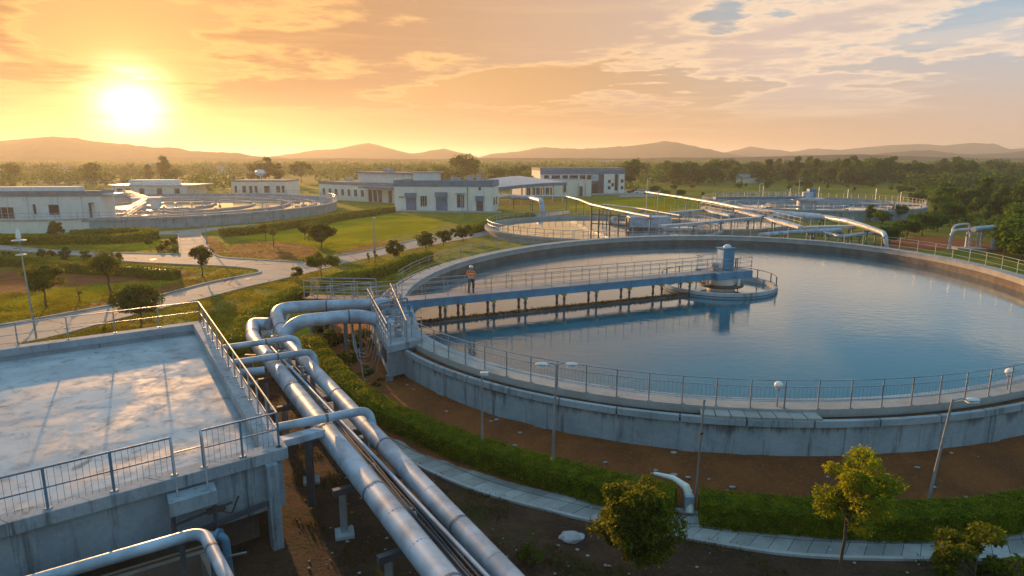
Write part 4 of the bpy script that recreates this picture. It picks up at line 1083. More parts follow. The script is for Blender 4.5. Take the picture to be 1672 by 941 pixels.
# ------------------------------------------------------------------ lamps
def lamp(label, base, H, kind, name='street_lamp', cat='lamp', mat='galvanised', lean=0.0, az=0.0, group=None, r=.06):
    root = empty(name, base, label, cat, group); b = Vector(base)
    top = b + Vector((lean, 0, H)); g = MB()
    g.tube([b + Vector((0, 0, -.05)), b.lerp(top, .5), top], r, 10, rs=[r * 1.25, r, r * .7]); g.lathe(b, [(0, .03), (r * 2.6, .03), (r * 2.6, 0)], 12)
    g.build('pole', MAT[mat], root, smooth=True)
    u = Vector((math.cos(az), math.sin(az), 0))
    if kind in ('double', 'single'):
        for s_ in ((-1, 1) if kind == 'double' else (1,)):
            L = .35 if kind == 'double' else .45
            g = MB(); g.tube([top + Vector((0, 0, -.05)), top + u * s_ * L * .6 + Vector((0, 0, .03)), top + u * s_ * L + Vector((0, 0, -.01))], .03, 6); g.build('arm', MAT[mat], root, smooth=True)
            g = MB(); c = top + u * s_ * (L + .18) + Vector((0, 0, -.02))
            g.blob(c, 1, 2, .0, 1, 0, (.26, .13, .06)); g.build('lamp_head', MAT['white_paint'], root, smooth=True)
            g = MB(); g.box(c + Vector((0, 0, -.07)), (.36, .2, .03), az); g.build('lens', MAT['lamp_glass'], root)
    elif kind == 'globe':
        g = MB(); g.blob(top + Vector((0, 0, .12)), .165, 3, 0); g.build('globe', MAT['lamp_glass'], root, smooth=True)
        g = MB(); g.lathe(top, [(.05, -.08), (.09, -.06), (.09, -.02), (.05, 0)], 12); g.build('collar', MAT[mat], root, smooth=True)
    elif kind == 'box':
        g = MB(); g.box(top + Vector((.10, 0, 0)), (.32, .2, .12)); g.build('lamp_head', MAT['white_paint'], root, bevel=.02)
        g = MB(); g.box(top + Vector((.12, 0, -.07)), (.22, .14, .02)); g.build('lens', MAT['lamp_glass'], root)
    elif kind == 'dish':
        for dz, rr in ((-.05, .42), (-1.0, .30)):
            g = MB(); g.lathe(top + Vector((0, 0, dz)), [(.05, .1), (rr, .04), (rr, 0), (.05, .02)], 18); g.build('dish', MAT['white_paint'], root, smooth=True)
        g = MB(); g.lathe(top, [(.05, 0), (.16, .18), (.1, .6), (0, .8)], 12); g.build('finial', MAT['lamp_glass'], root, smooth=True)
    return root
def Hpx(base, py): return zat(py, base.y) - base.z
b = at(901, 789, 0); lamp('tall twin headed lamp with a yellowed foot in the hedge, in front of the tank', b, Hpx(b, 594), 'double', lean=.12, r=.048, mat='galvanised')
g = MB(); g.tube([b + Vector((0, 0, .02)), b + Vector((.01, 0, 1.0))], .079, 10); lm = [o for o in scn.objects if o.get('label', '').startswith('tall twin')][0]; g.build('painted_foot', MAT['yellow_paint'], lm, smooth=True)
b = at(788, 754, 0); lamp('slim lamp with a small box head left of the twin headed one', b, Hpx(b, 610), 'box', r=.045)
b = at(1507, 853, 0); lamp('tall pale lamp with one drooping head reaching right, beyond the yellow green tree', b, Hpx(b, 652), 'single', lean=.42, r=.048, mat='galvanised')
b = at(60, 555, 0); lamp('tall lamp with two shallow dishes and a finial, behind the basin at far left', b, Hpx(b, 392), 'dish', lean=-.2, r=.055)
b = at(1268, 668, 2.28); lamp('globe lamp on the tank edge above the covered trough', b, Hpx(b, 634), 'globe', r=.03)
b = at(1643, 640, 2.28); lamp('globe lamp on the tank edge at the right border', b, Hpx(b, 612), 'globe', r=.03)
b = at(1133, 838, 0); root = empty('pole', b, 'thin bare steel pole standing where the hedge is broken', 'pole')
g = MB(); hh = Hpx(b, 655); g.tube([b, b + Vector((.12, 0, hh))], .035, 8); g.build('mast', MAT['rail_metal'], root, smooth=True)
g = MB(); g.box(b + Vector((.09, 0, hh * .72)), (.1, .1, .08)); g.build('clamp', MAT['brown_post'], root)
g = MB(); g.box(b + Vector((.12, 0, hh + .02)), (.08, .06, .05)); g.build('cap', MAT['rail_metal'], root)
for i, (px, py, pt, lab) in enumerate(((1361 / 1, 0, 0, ''),)): pass
for px, py, pt, kd, lab in ((1055, 352, 291, 'single', 'thin lamp mast on the grass left of the far round tank'), (1238, 342, 300, 'single', 'short lamp behind the white pipes left of the far round tank'),
        (755, 352, 318, 'box', 'low lamp in front of the shuttered window of the white workshop'), (338, 452 - 52, 352, 'box', 'thin mast at the corner of the road and the lawn'), (612, 420, 356, 'box', 'slender mast at the edge of the wide lawn'),
        (1072, 378, 316, 'box', 'bare mast beside the small filter pool'), (1303, 330, 290, 'single', 'lamp on the far rim of the far round tank')):
    b = at(px, py, 0); lamp(lab, b, Hpx(b, pt), kd, r=.09)
# the broken slab, boulder and litter near the path
bo = at(933, 880, 0); root = MB(); root.blob(bo + Vector((0, 0, .06)), .36, 3, .5, 1.4, 5, (1.1, .8, .42)); tag(root.build('boulder', MAT['rock']), 'pale flat boulder lying on dark soil left of the round tree', 'boulder')
px_ = empty('broken_duct', at(1118, 830, 0), 'broken pale duct lying across the gap in the hedge', 'duct')
g = MB(); q = [at(1068, 773, .9), at(1100, 781, .95), at(1120, 795, .9), at(1127, 815, .5), at(1126, 838, .12)]; g.tube(q, .12, 10, rs=[.06, .10, .14, .15, .15]); g.build('duct', MAT['white_render'], px_, smooth=True)
g = MB(); p = at(1124, 828, .25); g.box((p.x, p.y, .35), (.32, .28, .7)); g.build('junction_box', MAT['pipe_metal'], px_, bevel=.02)
g = MB(); p = at(1133, 849, .05); g.blob((p.x, p.y, .06), .3, 2, .5, 1.8, 2, (1.1, .7, .08)); tag(g.build('slab_fragment', MAT['rock']), 'pale broken slab fragment lying on the path by the hedge gap', 'rubble')
g = MB(); p = at(1060, 762, .2); g.blob((p.x, p.y, .3), .42, 3, .4, 1.6, 9, (1.3, .6, .4)); tag(g.build('sack', MAT['rock'], smooth=True), 'crumpled pale sack lying on the bank behind the hedge gap', 'sack')
g = MB(); p = at(1106, 774, .2); g.blob((p.x, p.y, .25), .2, 2, .3, 1.6, 9, (1.2, .8, .6)); tag(g.build('bucket', MAT['blue_trim'], smooth=True), 'small bluish lump of debris beside the crumpled sack', 'debris')
r_ = np.random.default_rng(77); g = MB()
for k in range(240):
    px, py = r_.uniform(480, 1672), r_.uniform(640, 941); p = at(px, py, 0)
    s_ = r_.uniform(.015, .06); g.blob((p.x, p.y, .04 + (0)), s_, 1, .5, 2, k, (1.2, .9, .6))
tag(g.build('pebbles', MAT['rock']), 'small pale stones strewn over the soil and the path', 'pebbles', kind='stuff')
r_ = np.random.default_rng(78); g = MB()
for k in range(170):     # rubble on the brown bank against the tank
    t_ = r_.uniform(0, TWO); o = r_.uniform(1.9, 4.6); p = ell(t_, o); zz = np.interp(o, [1.6, 2.3, 3.2, 4.4, 5.6], [.72, .66, .45, .16, .01])
    if p.y > 52: continue
    g.blob((p.x, p.y, zz + .03), r_.uniform(.03, .11), 1, .5, 2, k, (1.4, .9, .5))
tag(g.build('rubble', MAT['rock']), 'broken concrete bits scattered on the brown bank below the tank wall', 'rubble', kind='stuff')

# stands under the elbow pipes, bolts and saddles
for i, (px, py, zt, lab) in enumerate(((520, 527, 2.6, 'blue grey pipe stand under the upper elbow pipe'), (556, 530, 2.5, 'blue grey pipe stand between the two elbow pipes and the chamber'), (578, 560, 2.4, 'pipe stand closest to the inlet chamber'))):
    b = at(px, py + 30, 0); rt = empty('pipe_stand', b, lab, 'stand')
    for dx in (-.45, .45): g = MB(); g.bar(b + Vector((dx, 0, 0)), b + Vector((dx, 0, zt)), .12, .12); g.build('leg', MAT['blue_trim'], rt)
    g = MB(); g.bar(b + Vector((-.8, 0, zt)), b + Vector((.8, 0, zt)), .12, .14); g.bar(b + Vector((-.45, 0, .9)), b + Vector((.45, 0, 1.9)), .05, .05); g.build('crossbeam', MAT['blue_trim'], rt)
r_ = np.random.default_rng(12); cbx = empty('cable_bundle', at(585, 600, 0), 'loose loops of dark cable hanging beside the inlet chamber', 'cables'); g = MB()
for k in range(7):
    a = c0.lerp(c3, .1 + .11 * k) + Vector((-.15, 0, -.1)); b = a + Vector((-.9 - .2 * r_.random(), .3, -1.2 - .6 * r_.random()))
    g.tube(fillet([a, a + Vector((-.4, 0, -1.6 - .3 * r_.random())), b + Vector((-.2, 0, -.5)), b + Vector((-.4, .5, .6))], .6, 6), .028, 5)
g.build('cable', MAT['galvanised'], cbx, smooth=True)
for i, (px, py, lab) in enumerate(((560, 438, 'round drain cover in the road by the spreading tree'), (405, 456, 'round drain cover in the road bend'), (250, 424, 'round drain cover on the straight road at left'))):
    p = at(px, py, .034); g = MB(); g.lathe(p, [(0, .015), (.36, .015), (.38, 0)], 20); tag(g.build('drain_cover', MAT['steel_dark']), lab, 'drain cover')

# ------------------------------------------------------------------ buildings
class Bld:
    """a building with its front from ground point a to b (left to right as seen), depth going back"""
    def __init__(s, name, label, a, b, depth, H, wall='white_render', cat='building', parapet='blue_trim', ph=.7, over=.12, roof=True, pfront=True):
        s.a = Vector((a.x, a.y, 0)); s.u = (Vector((b.x, b.y, 0)) - s.a); s.L = s.u.length; s.u.normalize(); s.n = Vector((s.u.y, -s.u.x, 0))   # n faces the camera
        s.H, s.D = H, depth; s.root = empty(name, s.a, label, cat)
        g = MB(); s.ob(g, 0, s.L, -depth, 0, -.5, H); s.wall = g.build('wall', MAT[wall], s.root)
        if roof:
            g = MB()
            if ph:
                s.ob(g, -over, s.L + over, -.02 + .005, over, H - ph * .8, H + ph * .2); s.ob(g, -over, s.L + over, -depth - over, -depth + .1, H - ph * .8, H + ph * .2)
                s.ob(g, -over, .0 - .003, -depth + .1, -.02, H - ph * .8, H + ph * .2); s.ob(g, s.L + .003, s.L + over, -depth + .1, -.02, H - ph * .8, H + ph * .2)
                g.build('parapet', MAT[parapet], s.root)
            g = MB(); s.ob(g, .05, s.L - .05, -depth + .12, -.05, H + .003, H + .06); g.build('roof', MAT['roof_felt'], s.root)
    def pt(s, x, o, z): p = s.a + s.u * x + s.n * o; return Vector((p.x, p.y, z))
    def ob(s, g, x0, x1, o0, o1, z0, z1):
        v = [s.pt(x, o, z) for z in (z0, z1) for x, o in ((x0, o1), (x1, o1), (x1, o0), (x0, o0))]
        g.add(v, [(0, 3, 2, 1), (4, 5, 6, 7), (0, 1, 5, 4), (1, 2, 6, 5), (2, 3, 7, 6), (3, 0, 4, 7)])
    def window(s, x, w, z0, z1, glass='dark_glass', frame='white_paint', hood=None, bars=1):
        g = MB(); s.ob(g, x, x + w, .004, .02, z0, z1); p = g.build('window', MAT[glass], s.root)
        g = MB(); f = .09
        s.ob(g, x - f, x, .002, .09, z0 - f, z1 + f); s.ob(g, x + w, x + w + f, .002, .09, z0 - f, z1 + f); s.ob(g, x, x + w, .003, .088, z1, z1 + f); s.ob(g, x, x + w, .003, .12, z0 - f, z0)
        for k in range(bars): xx = x + w * (k + 1) / (bars + 1); s.ob(g, xx - .03, xx + .03, .02, .05, z0, z1)
        g.build('frame', MAT[frame], p)
        if hood: g = MB(); s.ob(g, x - .2, x + w + .2, .09, .8, z1 + .12, z1 + .3); g.build('hood', MAT[hood], p)
    def door(s, x, w, h, mat='blue_trim', z0=0.1, head=None):
        g = MB(); s.ob(g, x, x + w, .004, .05, z0, z0 + h)
        d = g.build('door', MAT[mat], s.root)
        g = MB(); s.ob(g, x - .12, x, .004, .13, z0, z0 + h + .12); s.ob(g, x + w, x + w + .12, .004, .13, z0, z0 + h + .12); s.ob(g, x, x + w, .004, .129, z0 + h, z0 + h + .12)
        n = max(1, int(w / .6))
        for k in range(n - 1): xx = x + w * (k + 1) / n; s.ob(g, xx - .02, xx + .02, .05, .075, z0, z0 + h)
        g.build('frame', MAT[mat], d)
        if head: g = MB(); s.ob(g, x - .25, x + w + .25, .14, .5, z0 + h - .9, z0 + h + .2); g.build('shutter_box', MAT[head], d)
    def part(s, name, mat, *b, **k):
        g = MB()
        for q in b: s.ob(g, *q)
        return g.build(name, MAT[mat], s.root, **k)
def bl(pxl, pyl, pxr, pyr, pytop, **k):
    a, b = at(pxl, pyl, 0), at(pxr, pyr, 0); return a, b, zat(pytop, (a.y + b.y) / 2)

# white workshop with blue doors
a, b, H = bl(645, 345, 804, 347, 297)
M = Bld('workshop', 'low white workshop with a blue parapet and two blue doors beside the lawn', a, b, 8, H, ph=1.35)
L = M.L
M.door(L * .125, L * .095, 3.9, head='blue_trim'); M.door(L * .435, L * .105, 4.1, head='blue_trim'); M.door(L * .845, L * .058, 3.3, mat='steel_dark', head='blue_trim')
M.window(L * .27, L * .065, 1.2, 3.5, bars=2); M.window(L * .645, L * .072, 1.0, 3.9, glass='steel_dark', hood='blue_trim'); M.window(L * .865, L * .022, 4.9, 5.6, bars=0)
M.window(L * .045, L * .05, 3.1, 3.35, bars=0)
for q in ((L * .553, L * .565, .004, .12, 0, H - 1.1), (L * .752, L * .768, .004, .16, 0, H - 1.1), (L * .80, L * .806, .004, .05, 0, H - 1.1)): M.part('pilaster', 'white_render', q)
M.part('down_pipe', 'blue_trim', (L * .75, L * .757, .16, .28, 0, H - 1))
M.part('apron', 'walk_concrete', (-1.5, L + 2, .005, 2.2, -.3, .28))
M.part('roof_unit', 'galvanised', (12, 14, -6, -5, H + .06, H + .9), (16, 17.2, -6, -5, H + .06, H + 1.3), (L - 4.2, L - 3.3, -4, -3, H + .06, H + 1.5))
M.part('roof_shed', 'white_render', (3, 9, -7.5, -5, H + .06, H + 1.9)); M.part('roof_canopy', 'galvanised', (2, 9.7, -7.8, -4.6, H + 1.91, H + 2.1))
g = MB()
for k in range(9): g.tube([M.pt(L * .5 + k * 1.3, -.6, H), M.pt(L * .5 + k * 1.3, -.6, H + 1.0)], .03, 5)
g.tube([M.pt(L * .5, -.6, H + 1), M.pt(L * .5 + 10.4, -.6, H + 1)], .03, 5); g.tube([M.pt(L - 2.8, -1, H), M.pt(L - 2.8, -1, H + 2.6)], .05, 6); g.build('roof_rail', MAT['galvanised'], M.root)
M.part('side_window', 'dark_glass', (L + .004, L + .03, -3, -1.5, 1.5, 3.2), (L + .004, L + .03, -6, -4.5, 1.5, 3.2))

# rear low block left of the workshop
a, b, H = bl(522, 325, 650, 333, 299)
W2 = Bld('laboratory', 'long low pale block with ribbon windows behind and left of the workshop', a, b, 16, H, ph=.8, parapet='roof_felt')
L = W2.L
for k in range(7): W2.window(L * (.05 + .085 * k), L * .035, 1.4, 3.2)
for x in (.66, .72, .78, .90): W2.door(L * x, L * .03, 3.2, mat='steel_dark')
W2.part('upper_storey', 'white_render', (L * .35, L * 1.0, -13, -5, H + .06, H + 2.6)); W2.part('upper_roof', 'roof_felt', (L * .33, L * 1.05, -13.5, -4.3, H + 2.6, H + 2.95))
W2.part('canopy', 'blue_trim', (L * .62, L * 1.0, .13, 2.6, 3.9, 4.3)); W2.part('roof_unit', 'galvanised', (L * .6, L * .67, -9, -7, H + 2.95, H + 4), (L * .1, L * .14, -9, -7, H + .06, H + 1.2))
# pump house right
a, b, H = bl(882, 318, 1018, 317, 275)
T = Bld('pump_house', 'tall white pump house with a blue band, right of the long canopy', a, b, 18, H, ph=.9, parapet='roof_felt')
L = T.L
T.part('blue_band', 'blue_trim', (-.1, L + .1, .121, .25, H - 1.9, H - .75), (L + .121, L + .25, -18, .25, H - 1.9, H - .75))
for x, w in ((.045, .055), (.135, .095), (.26, .065), (.345, .10), (.465, .07), (.55, .055)): T.window(L * x, L * w, H - 4.3, H - 2.3, glass='dark_glass', bars=0)
T.part('entrance_recess', 'steel_dark', (L * .61, L * .755, .004, .05, 0, H - 2)); T.part('entrance_panel', 'pipe_metal', (L * .61, L * .69, .051, .09, 4.4, H - 2)); T.part('entrance_door', 'dark_glass', (L * .62, L * .68, .052, .10, .1, 3.4))
T.part('corner_pier', 'white_render', (L * .755, L * .88, .004, .8, 0, H - 1.92), (L * .93, L, .004, .8, 0, H - 1.92)); T.part('stair_window', 'dark_glass', (L * .885, L * .925, .004, .05, 1.2, H - 2))
g = MB()
for x, z in ((.80, 1.6), (.80, 3.7), (.84, 2.6), (.955, 3.8), (.955, 1.6)): T.ob(g, L * x, L * x + .9, .805, .83, z, z + 1.1)
g.build('window', MAT['dark_glass'], T.root); T.part('apron', 'walk_concrete', (-2, L + 4, .9, 5, -.3, .35))
# mid annex and the long curved canopy
a, b, H = bl(905, 323, 972, 320, 294)
a2 = at(818, 323, 0)
AN = Bld('annex', 'plain white annex in front of the pump house with one small dark door', at(858, 323, 0), at(965, 321, 0), 14, H, ph=.25, parapet='white_render')
L = AN.L
AN.door(L * .82, L * .04, 3, mat='steel_dark'); AN.window(L * .56, L * .05, 1.4, 3.6, glass='brown_post', bars=0)
for k in range(6): AN.window(L * (.02 + .07 * k), L * .05, .8, 3.0)
AN.part('pipe_stack', 'galvanised', (L * .79, L * .797, .1, .3, 0, 4.3), (L * .90, L * .907, .1, .3, 0, 4.3))
ca, cb = at(796, 337, 0), at(925, 330, 0); cd = (cb - ca); 
cn = empty('canopy', ca, 'long pale canopy with a drooping blue edge between the workshop and the annex', 'canopy')
zc_ = lambda t: 4.4 + 1.0 * math.sin(t * 1.7) ** 1; nrm = Vector((-cd.y, cd.x, 0)).normalized()
g = MB(); e = MB(); n_ = 16
for k in range(n_):
    t0, t1 = k / n_, (k + 1) / n_; p0, p1 = ca.lerp(cb, t0), ca.lerp(cb, t1); w0, w1 = (9 + 12 * t0) , (9 + 12 * t1)
    z0, z1 = zc_(t0), zc_(t1)
    g.add([p0 + Vector((0, 0, z0)), p1 + Vector((0, 0, z1)), p1 + nrm * w1 + Vector((0, 0, z1 + 1.3)), p0 + nrm * w0 + Vector((0, 0, z0 + 1.3)),
           p0 + Vector((0, 0, z0 - .2)), p1 + Vector((0, 0, z1 - .2)), p1 + nrm * w1 + Vector((0, 0, z1 + 1.1)), p0 + nrm * w0 + Vector((0, 0, z0 + 1.1))], [(0, 1, 2, 3), (7, 6, 5, 4), (3, 2, 6, 7)])
    e.add([p0 + Vector((0, 0, z0 + .05)), p1 + Vector((0, 0, z1 + .05)), p1 + Vector((0, 0, z1 - .8)), p0 + Vector((0, 0, z0 - .8)), p0 - nrm * .15 + Vector((0, 0, z0)), p1 - nrm * .15 + Vector((0, 0, z1)), p1 - nrm * .15 + Vector((0, 0, z1 - .75)), p0 - nrm * .15 + Vector((0, 0, z0 - .75))],
          [(0, 1, 5, 4), (4, 5, 6, 7), (7, 6, 2, 3), (0, 3, 2, 1)])
g.build('roof', MAT['pipe_pale'], cn); e.build('fascia', MAT['blue_trim'], cn)
for k in range(8):
    t = .03 + k * .135; p = ca.lerp(cb, t) + nrm * .8; g = MB(); g.tube([Vector((p.x, p.y, 0)), Vector((p.x, p.y, zc_(t) - .1))], .22, 8); g.build('column', MAT['galvanised'], cn)
# left buildings
a, b, H = bl(-60, 376, 168, 374, 314)
L1 = Bld('filter_hall', 'large white hall with a grey roof edge at the far left, one small square window', a, b, 5, H, ph=.9, parapet='roof_felt')
L = L1.L
L1.window(L * .63, L * .075, 1.9 + .6, 4.2, glass='dark_glass', bars=0); L1.window(L * .52, L * .02, 2.6, 4.3, bars=0); L1.window(L * .2, L * .18, 1.9, 3.8, glass='brown_post', bars=3)
L1.part('panel_joint', 'roof_felt', *[(L * x, L * x + .05, .004, .03, 0, H - .8) for x in (.17, .48, .70, .87)]); L1.part('wall_lamp', 'brown_post', (L * .93, L * .935, .01, .5, 2, 4.4), (L * .93, L * .96, .2, .6, 4.3, 4.5))
L1.part('plant_room', 'white_render', (L * .2, L * .8, -4.5, -1.5, H + .06, H + .8)); g = MB()
for k in range(12): g.tube([L1.pt(L * .45 + k * 1.6, -4.6, H), L1.pt(L * .45 + k * 1.6, -4.6, H + 1.6)], .04, 5)
g.tube([L1.pt(L * .45, -4.6, H + 1.6), L1.pt(L * .45 + 17.6, -4.6, H + 1.6)], .04, 5); g.build('roof_rail', MAT['galvanised'], L1.root)
L1.part('side_canopy', 'white_paint', (L + .005, L + 2, -4.5, -1, H - .6, H - .35))
a, b, H = bl(186, 326, 306, 326, 304)
L2 = Bld('control_building', 'low sunlit white building with four windows behind the left round tank', a, b, 12, H, ph=.4, parapet='white_render')
for x in (.06, .17, .36, .60, .84): L2.window(L2.L * x, L2.L * .07, 1.4, 3.2, bars=0)
L2.part('roof_slab', 'pipe_pale', (-1, L2.L + 2.5, -12.5, .5, H + .1, H + .35)); L2.part('upper_block', 'white_render', (2, L2.L * .7, -10, -5, H + .35, H + 1.6))
a, b, H = bl(380, 321, 470, 321, 295)
L3 = Bld('chlorine_house', 'small boxy white building with tanks on its roof beyond the left round tank', a, b, 12, H, ph=.5, parapet='roof_felt')
for x, w in ((.05, .04), (.19, .06), (.31, .06), (.41, .05), (.58, .1), (.80, .07), (.90, .05)): L3.window(L3.L * x, L3.L * w, 1.2, 3.3, bars=0)
for x in (0, .26, .5, .73, .98): L3.part('pilaster', 'white_render', (L3.L * x, L3.L * x + .35, .004, .25, 0, H - .45))
g = MB(); q = L3.pt(L3.L * .42, -5, H); g.tube([q, q + Vector((0, 0, 1.2))], .2, 8); g.blob(q + Vector((0, 0, 2.3)), 1.3, 2, .25, 1.3, 4, (1.4, 1, .85)); g.build('roof_tank', MAT['white_paint'], L3.root, smooth=True)
# distant houses
for i, (px, py, w, h, lab) in enumerate(((1210, 300, 9, 3, 'distant white shed at the edge of the wood, right of the masts'), (1500, 266, 26, 7, 'tiny pale warehouse under the far hills at right'), (1604, 265, 20, 6, 'tiny pale house under the far hills at the right border'),
        (228, 283, 14, 5, 'pale farm roof glinting in the haze under the sun'), (80, 288, 12, 4, 'small pale roof in the haze at far left'), (355, 284, 10, 4, 'small roof in the haze right of the sun'), (975, 273, 22, 6, 'distant pale shed beyond the pump house'))):
    p = at(px, py, 0); B_ = Bld('shed', lab, p, p + Vector((w, 2, 0)), w * .5, h, cat='shed', ph=0, roof=False)
    g = MB(); v = [B_.pt(-.5, .5, h), B_.pt(w + .5, .5, h), B_.pt(w + .5, -w * .5 - .5, h), B_.pt(-.5, -w * .5 - .5, h), B_.pt(-.5, -w * .25, h * 1.45), B_.pt(w + .5, -w * .25, h * 1.45)]
    g.add(v, [(0, 1, 5, 4), (2, 3, 4, 5), (0, 4, 3), (1, 2, 5), (0, 3, 2, 1)]); g.build('roof', MAT['roof_felt'], B_.root)
# parked cars by the pump house
def car(label, p, rz, mat):
    root = empty('parked_car', p, label, 'car', 'cars parked by the pump house'); g = MB()
    prof = [(-2.1, .35), (-2.15, .8), (-1.9, .95), (-1.2, 1.0), (-.7, 1.42), (.8, 1.45), (1.5, 1.0), (2.1, .85), (2.15, .35)]; n = len(prof)
    vs = [(x, y, z) for y in (-.85, .85) for x, z in prof]
    g.add([Vector(v) + Vector(p) for v in vs], [tuple(range(n)), tuple(range(n, 2 * n))[::-1]] + [(i, n + i, n + (i + 1) % n, (i + 1) % n) for i in range(n)]); g.build('body', MAT[mat], root, bevel=.05)
    g = MB(); g.box(Vector(p) + Vector((.05, 0, 1.2)), (1.9, 1.72, .3)); g.build('window', MAT['dark_glass'], root)
    for x in (-1.35, 1.35):
        for y in (-.8, .8): g = MB(); g.tube([Vector(p) + Vector((x, y - .1, .33)), Vector(p) + Vector((x, y + .1, .33))], .33, 12); g.build('wheel', MAT['trouser_black'], root)
    root.rotation_euler = (0, 0, rz)
car('red car parked at the right end of the pump house', at(1034, 316, 0), .1, 'car_red'); car('white car parked right of the red one by the pump house', at(1046, 317, 0), -.1, 'white_paint')
g = MB(); g.sheet([at(1010, 322), at(1080, 321), at(1085, 311), at(1020, 311)], .03); struct('road', g, MAT['road_concrete'])

# ------------------------------------------------------------------ the other round tanks
def round_tank(label, c, r, zt, zw, rail=True, wall='tank_concrete', a0=0, posts=None, water='far_water', th=.6, name='round_tank'):
    root = empty(name, c, label, 'tank'); c = Vector(c)
    g = MB(); g.lathe(c, [(r, -1.0), (r, zt), (r + th, zt), (r + th, -1.0)], 96); g.build('wall', MAT[wall], root, smooth=True)
    g = MB(); g.lathe(c, [(r + th + .003, zt - .35), (r + th + .2, zt - .35), (r + th + .2, zt + .02), (r + th + .003, zt + .02)], 96); g.build('lip', MAT[wall], root, smooth=True)
    g = MB(); n = 72
    g.sheet([c + Vector((r * 1.001 * math.cos(TWO * k / n), r * 1.001 * math.sin(TWO * k / n), 0)) for k in range(n)], zw); struct('water', g, MAT[water])
    if rail: railing(root, [c + Vector(((r + th * .6) * math.cos(a), (r + th * .6) * math.sin(a), zt)) for a in np.linspace(0, TWO, 90)], 1.1, TWO * r / 80, rails=(1.0, .5), rr=.035, pr=.05, mat='galvanised', foot=False)
    return root
def launder(root, c, r, z, name='launder', w=.5, h=.5, mat='tank_concrete'):
    g = MB(); g.lathe(c, [(r, z - h), (r, z), (r + w, z), (r + w, z - h)], 80); return g.build(name, MAT[mat], root, smooth=True)
def spoke(root, p, q, z, w, h, name='walkway', mat='blue_trim', rail=True):
    p = Vector((p[0], p[1], z)); q = Vector((q[0], q[1], z)); g = MB(); g.bar(p, q, w, h); o = g.build(name, MAT[mat], root)
    if rail:
        d = (q - p).normalized(); n = Vector((-d.y, d.x, 0)) * w * .45
        for s_ in (-1, 1): railing(root, [p + n * s_ + Vector((0, 0, h / 2)), q + n * s_ + Vector((0, 0, h / 2))], 1.1, 2.6, rails=(1, .5), rr=.03, pr=.04, mat='galvanised', foot=False)
    return o
LC = Vector((-82, 147, 0))
lt = round_tank('broad low round tank with pale concentric channels at the left, glittering in the low sun', LC, 40.5, 2.0, 1.2)
for k, rr in enumerate((36, 30, 22, 13)): launder(lt, LC, rr, 1.5 + .05 * (k % 2), w=.6, mat='walk_concrete')
for a_ in (-1.15, .1, 2.2): spoke(lt, LC.xy, (LC.x + 40.5 * math.cos(a_), LC.y + 40.5 * math.sin(a_)), 2.1, .8, .25, mat='walk_concrete')
g = MB(); g.lathe(LC, [(3, 1), (3, 3.2), (3.4, 3.3), (0, 3.5)], 24); g.build('hub', MAT['white_render'], lt, smooth=True)
g = MB()
for k in range(26):
    a_, rr = -2.2 + 2.6 * ((k * .37) % 1), 14 + 24 * ((k * .61) % 1); q = LC + Vector((rr * math.cos(a_), rr * math.sin(a_), 1.7)); g.tube([q, q + Vector((0, 0, 1.1))], .1, 6); g.lathe(q + Vector((0, 0, 1.1)), [(.3, 0), (.35, .1), (0, .12)], 8); g.box(q, (1.2, .5, .5), k)
g.build('launder_fittings', MAT['galvanised'], lt)['kind'] = 'stuff'
# low wall in front of the filter hall
wp = [at(-80, 383, 0), at(80, 381, 0), at(170, 377, 0), at(246, 373, 0)]
rwl = empty('retaining_wall', wp[0], 'low pale wall in front of the hall at far left', 'wall')
g = MB(); g.sweep(wp, [(-.2, -.3), (.2, -.3), (.2, 2.0), (-.2, 2.0)]); g.build('wall', MAT['white_render'], rwl)
g = MB(); g.sweep(wp, [(-.3, 2.003), (.32, 2.003), (.32, 2.2), (-.3, 2.2)]); g.build('coping', MAT['walk_concrete'], rwl)

FC = Vector((xat(1318, 148, 2.4), 148, 0))
ft = round_tank('far round tank with a deep wall and a blue bridge, right of the middle', FC, 22.5, 2.1, 1.0)
spoke(ft, FC.xy, (FC.x - 22, FC.y - 3), 3.2, 1.5, .6); launder(ft, FC, 17.5, 1.7, w=.8); launder(ft, FC, 8, 1.8, w=.6)
g = MB(); g.lathe(FC, [(2.2, .5), (2.2, 2.6), (3.5, 2.7), (3.5, 3.1), (1.2, 3.3), (1.2, 4.4), (0, 4.6)], 24); g.build('hub', MAT['pipe_pale'], ft, smooth=True)
g = MB(); g.box((FC.x + .8, FC.y, 4.2), (1.6, 1.4, 1.9)); g.build('drive_cabinet', MAT['blue_paint'], ft)
spoke(ft, (FC.x + 4, FC.y - 2), (FC.x + 21, FC.y - 7), 1.9, 1.2, .3, rail=False)
for k in range(6):
    q = FC + Vector((24.5 * math.cos(.2 + k * .28), 24.5 * math.sin(.2 + k * .28), 0)); g = MB(); g.bar(q, q + Vector((0, 0, 4.2 + .5 * (k % 2))), .14, .14); g.bar(q + Vector((-.9, 0, 3.6)), q + Vector((.9, 0, 3.6)), .1, .1); g.build('mast', MAT['galvanised'], ft)
MC = Vector((xat(985, 104, 1.2), 106, 0))
mt = round_tank('small low round filter pool behind the rim of the big tank', MC, 18.3, 1.15, .65, wall='walk_concrete')
MD = Vector((xat(1150, 112, 1.2), 116, 0))
m2 = round_tank('low round pool half hidden behind the sloping white pipes', MD, 15.0, 1.1, .6, wall='walk_concrete', rail=False)
bx = at(1058, 381, 0)
tb = empty('settling_box', bx, 'rusty ended pale steel box standing just behind the rim of the big tank', 'tank')
g = MB(); g.box((bx.x, bx.y, 1.9), (6.6, 3, 1.7)); g.build('body', MAT['pipe_metal'], tb, bevel=.1); g = MB(); g.box((bx.x - 3.36, bx.y, 1.85), (.1, 2.7, 1.5)); g.build('end_plate', MAT['brown_post'], tb)
g = MB()
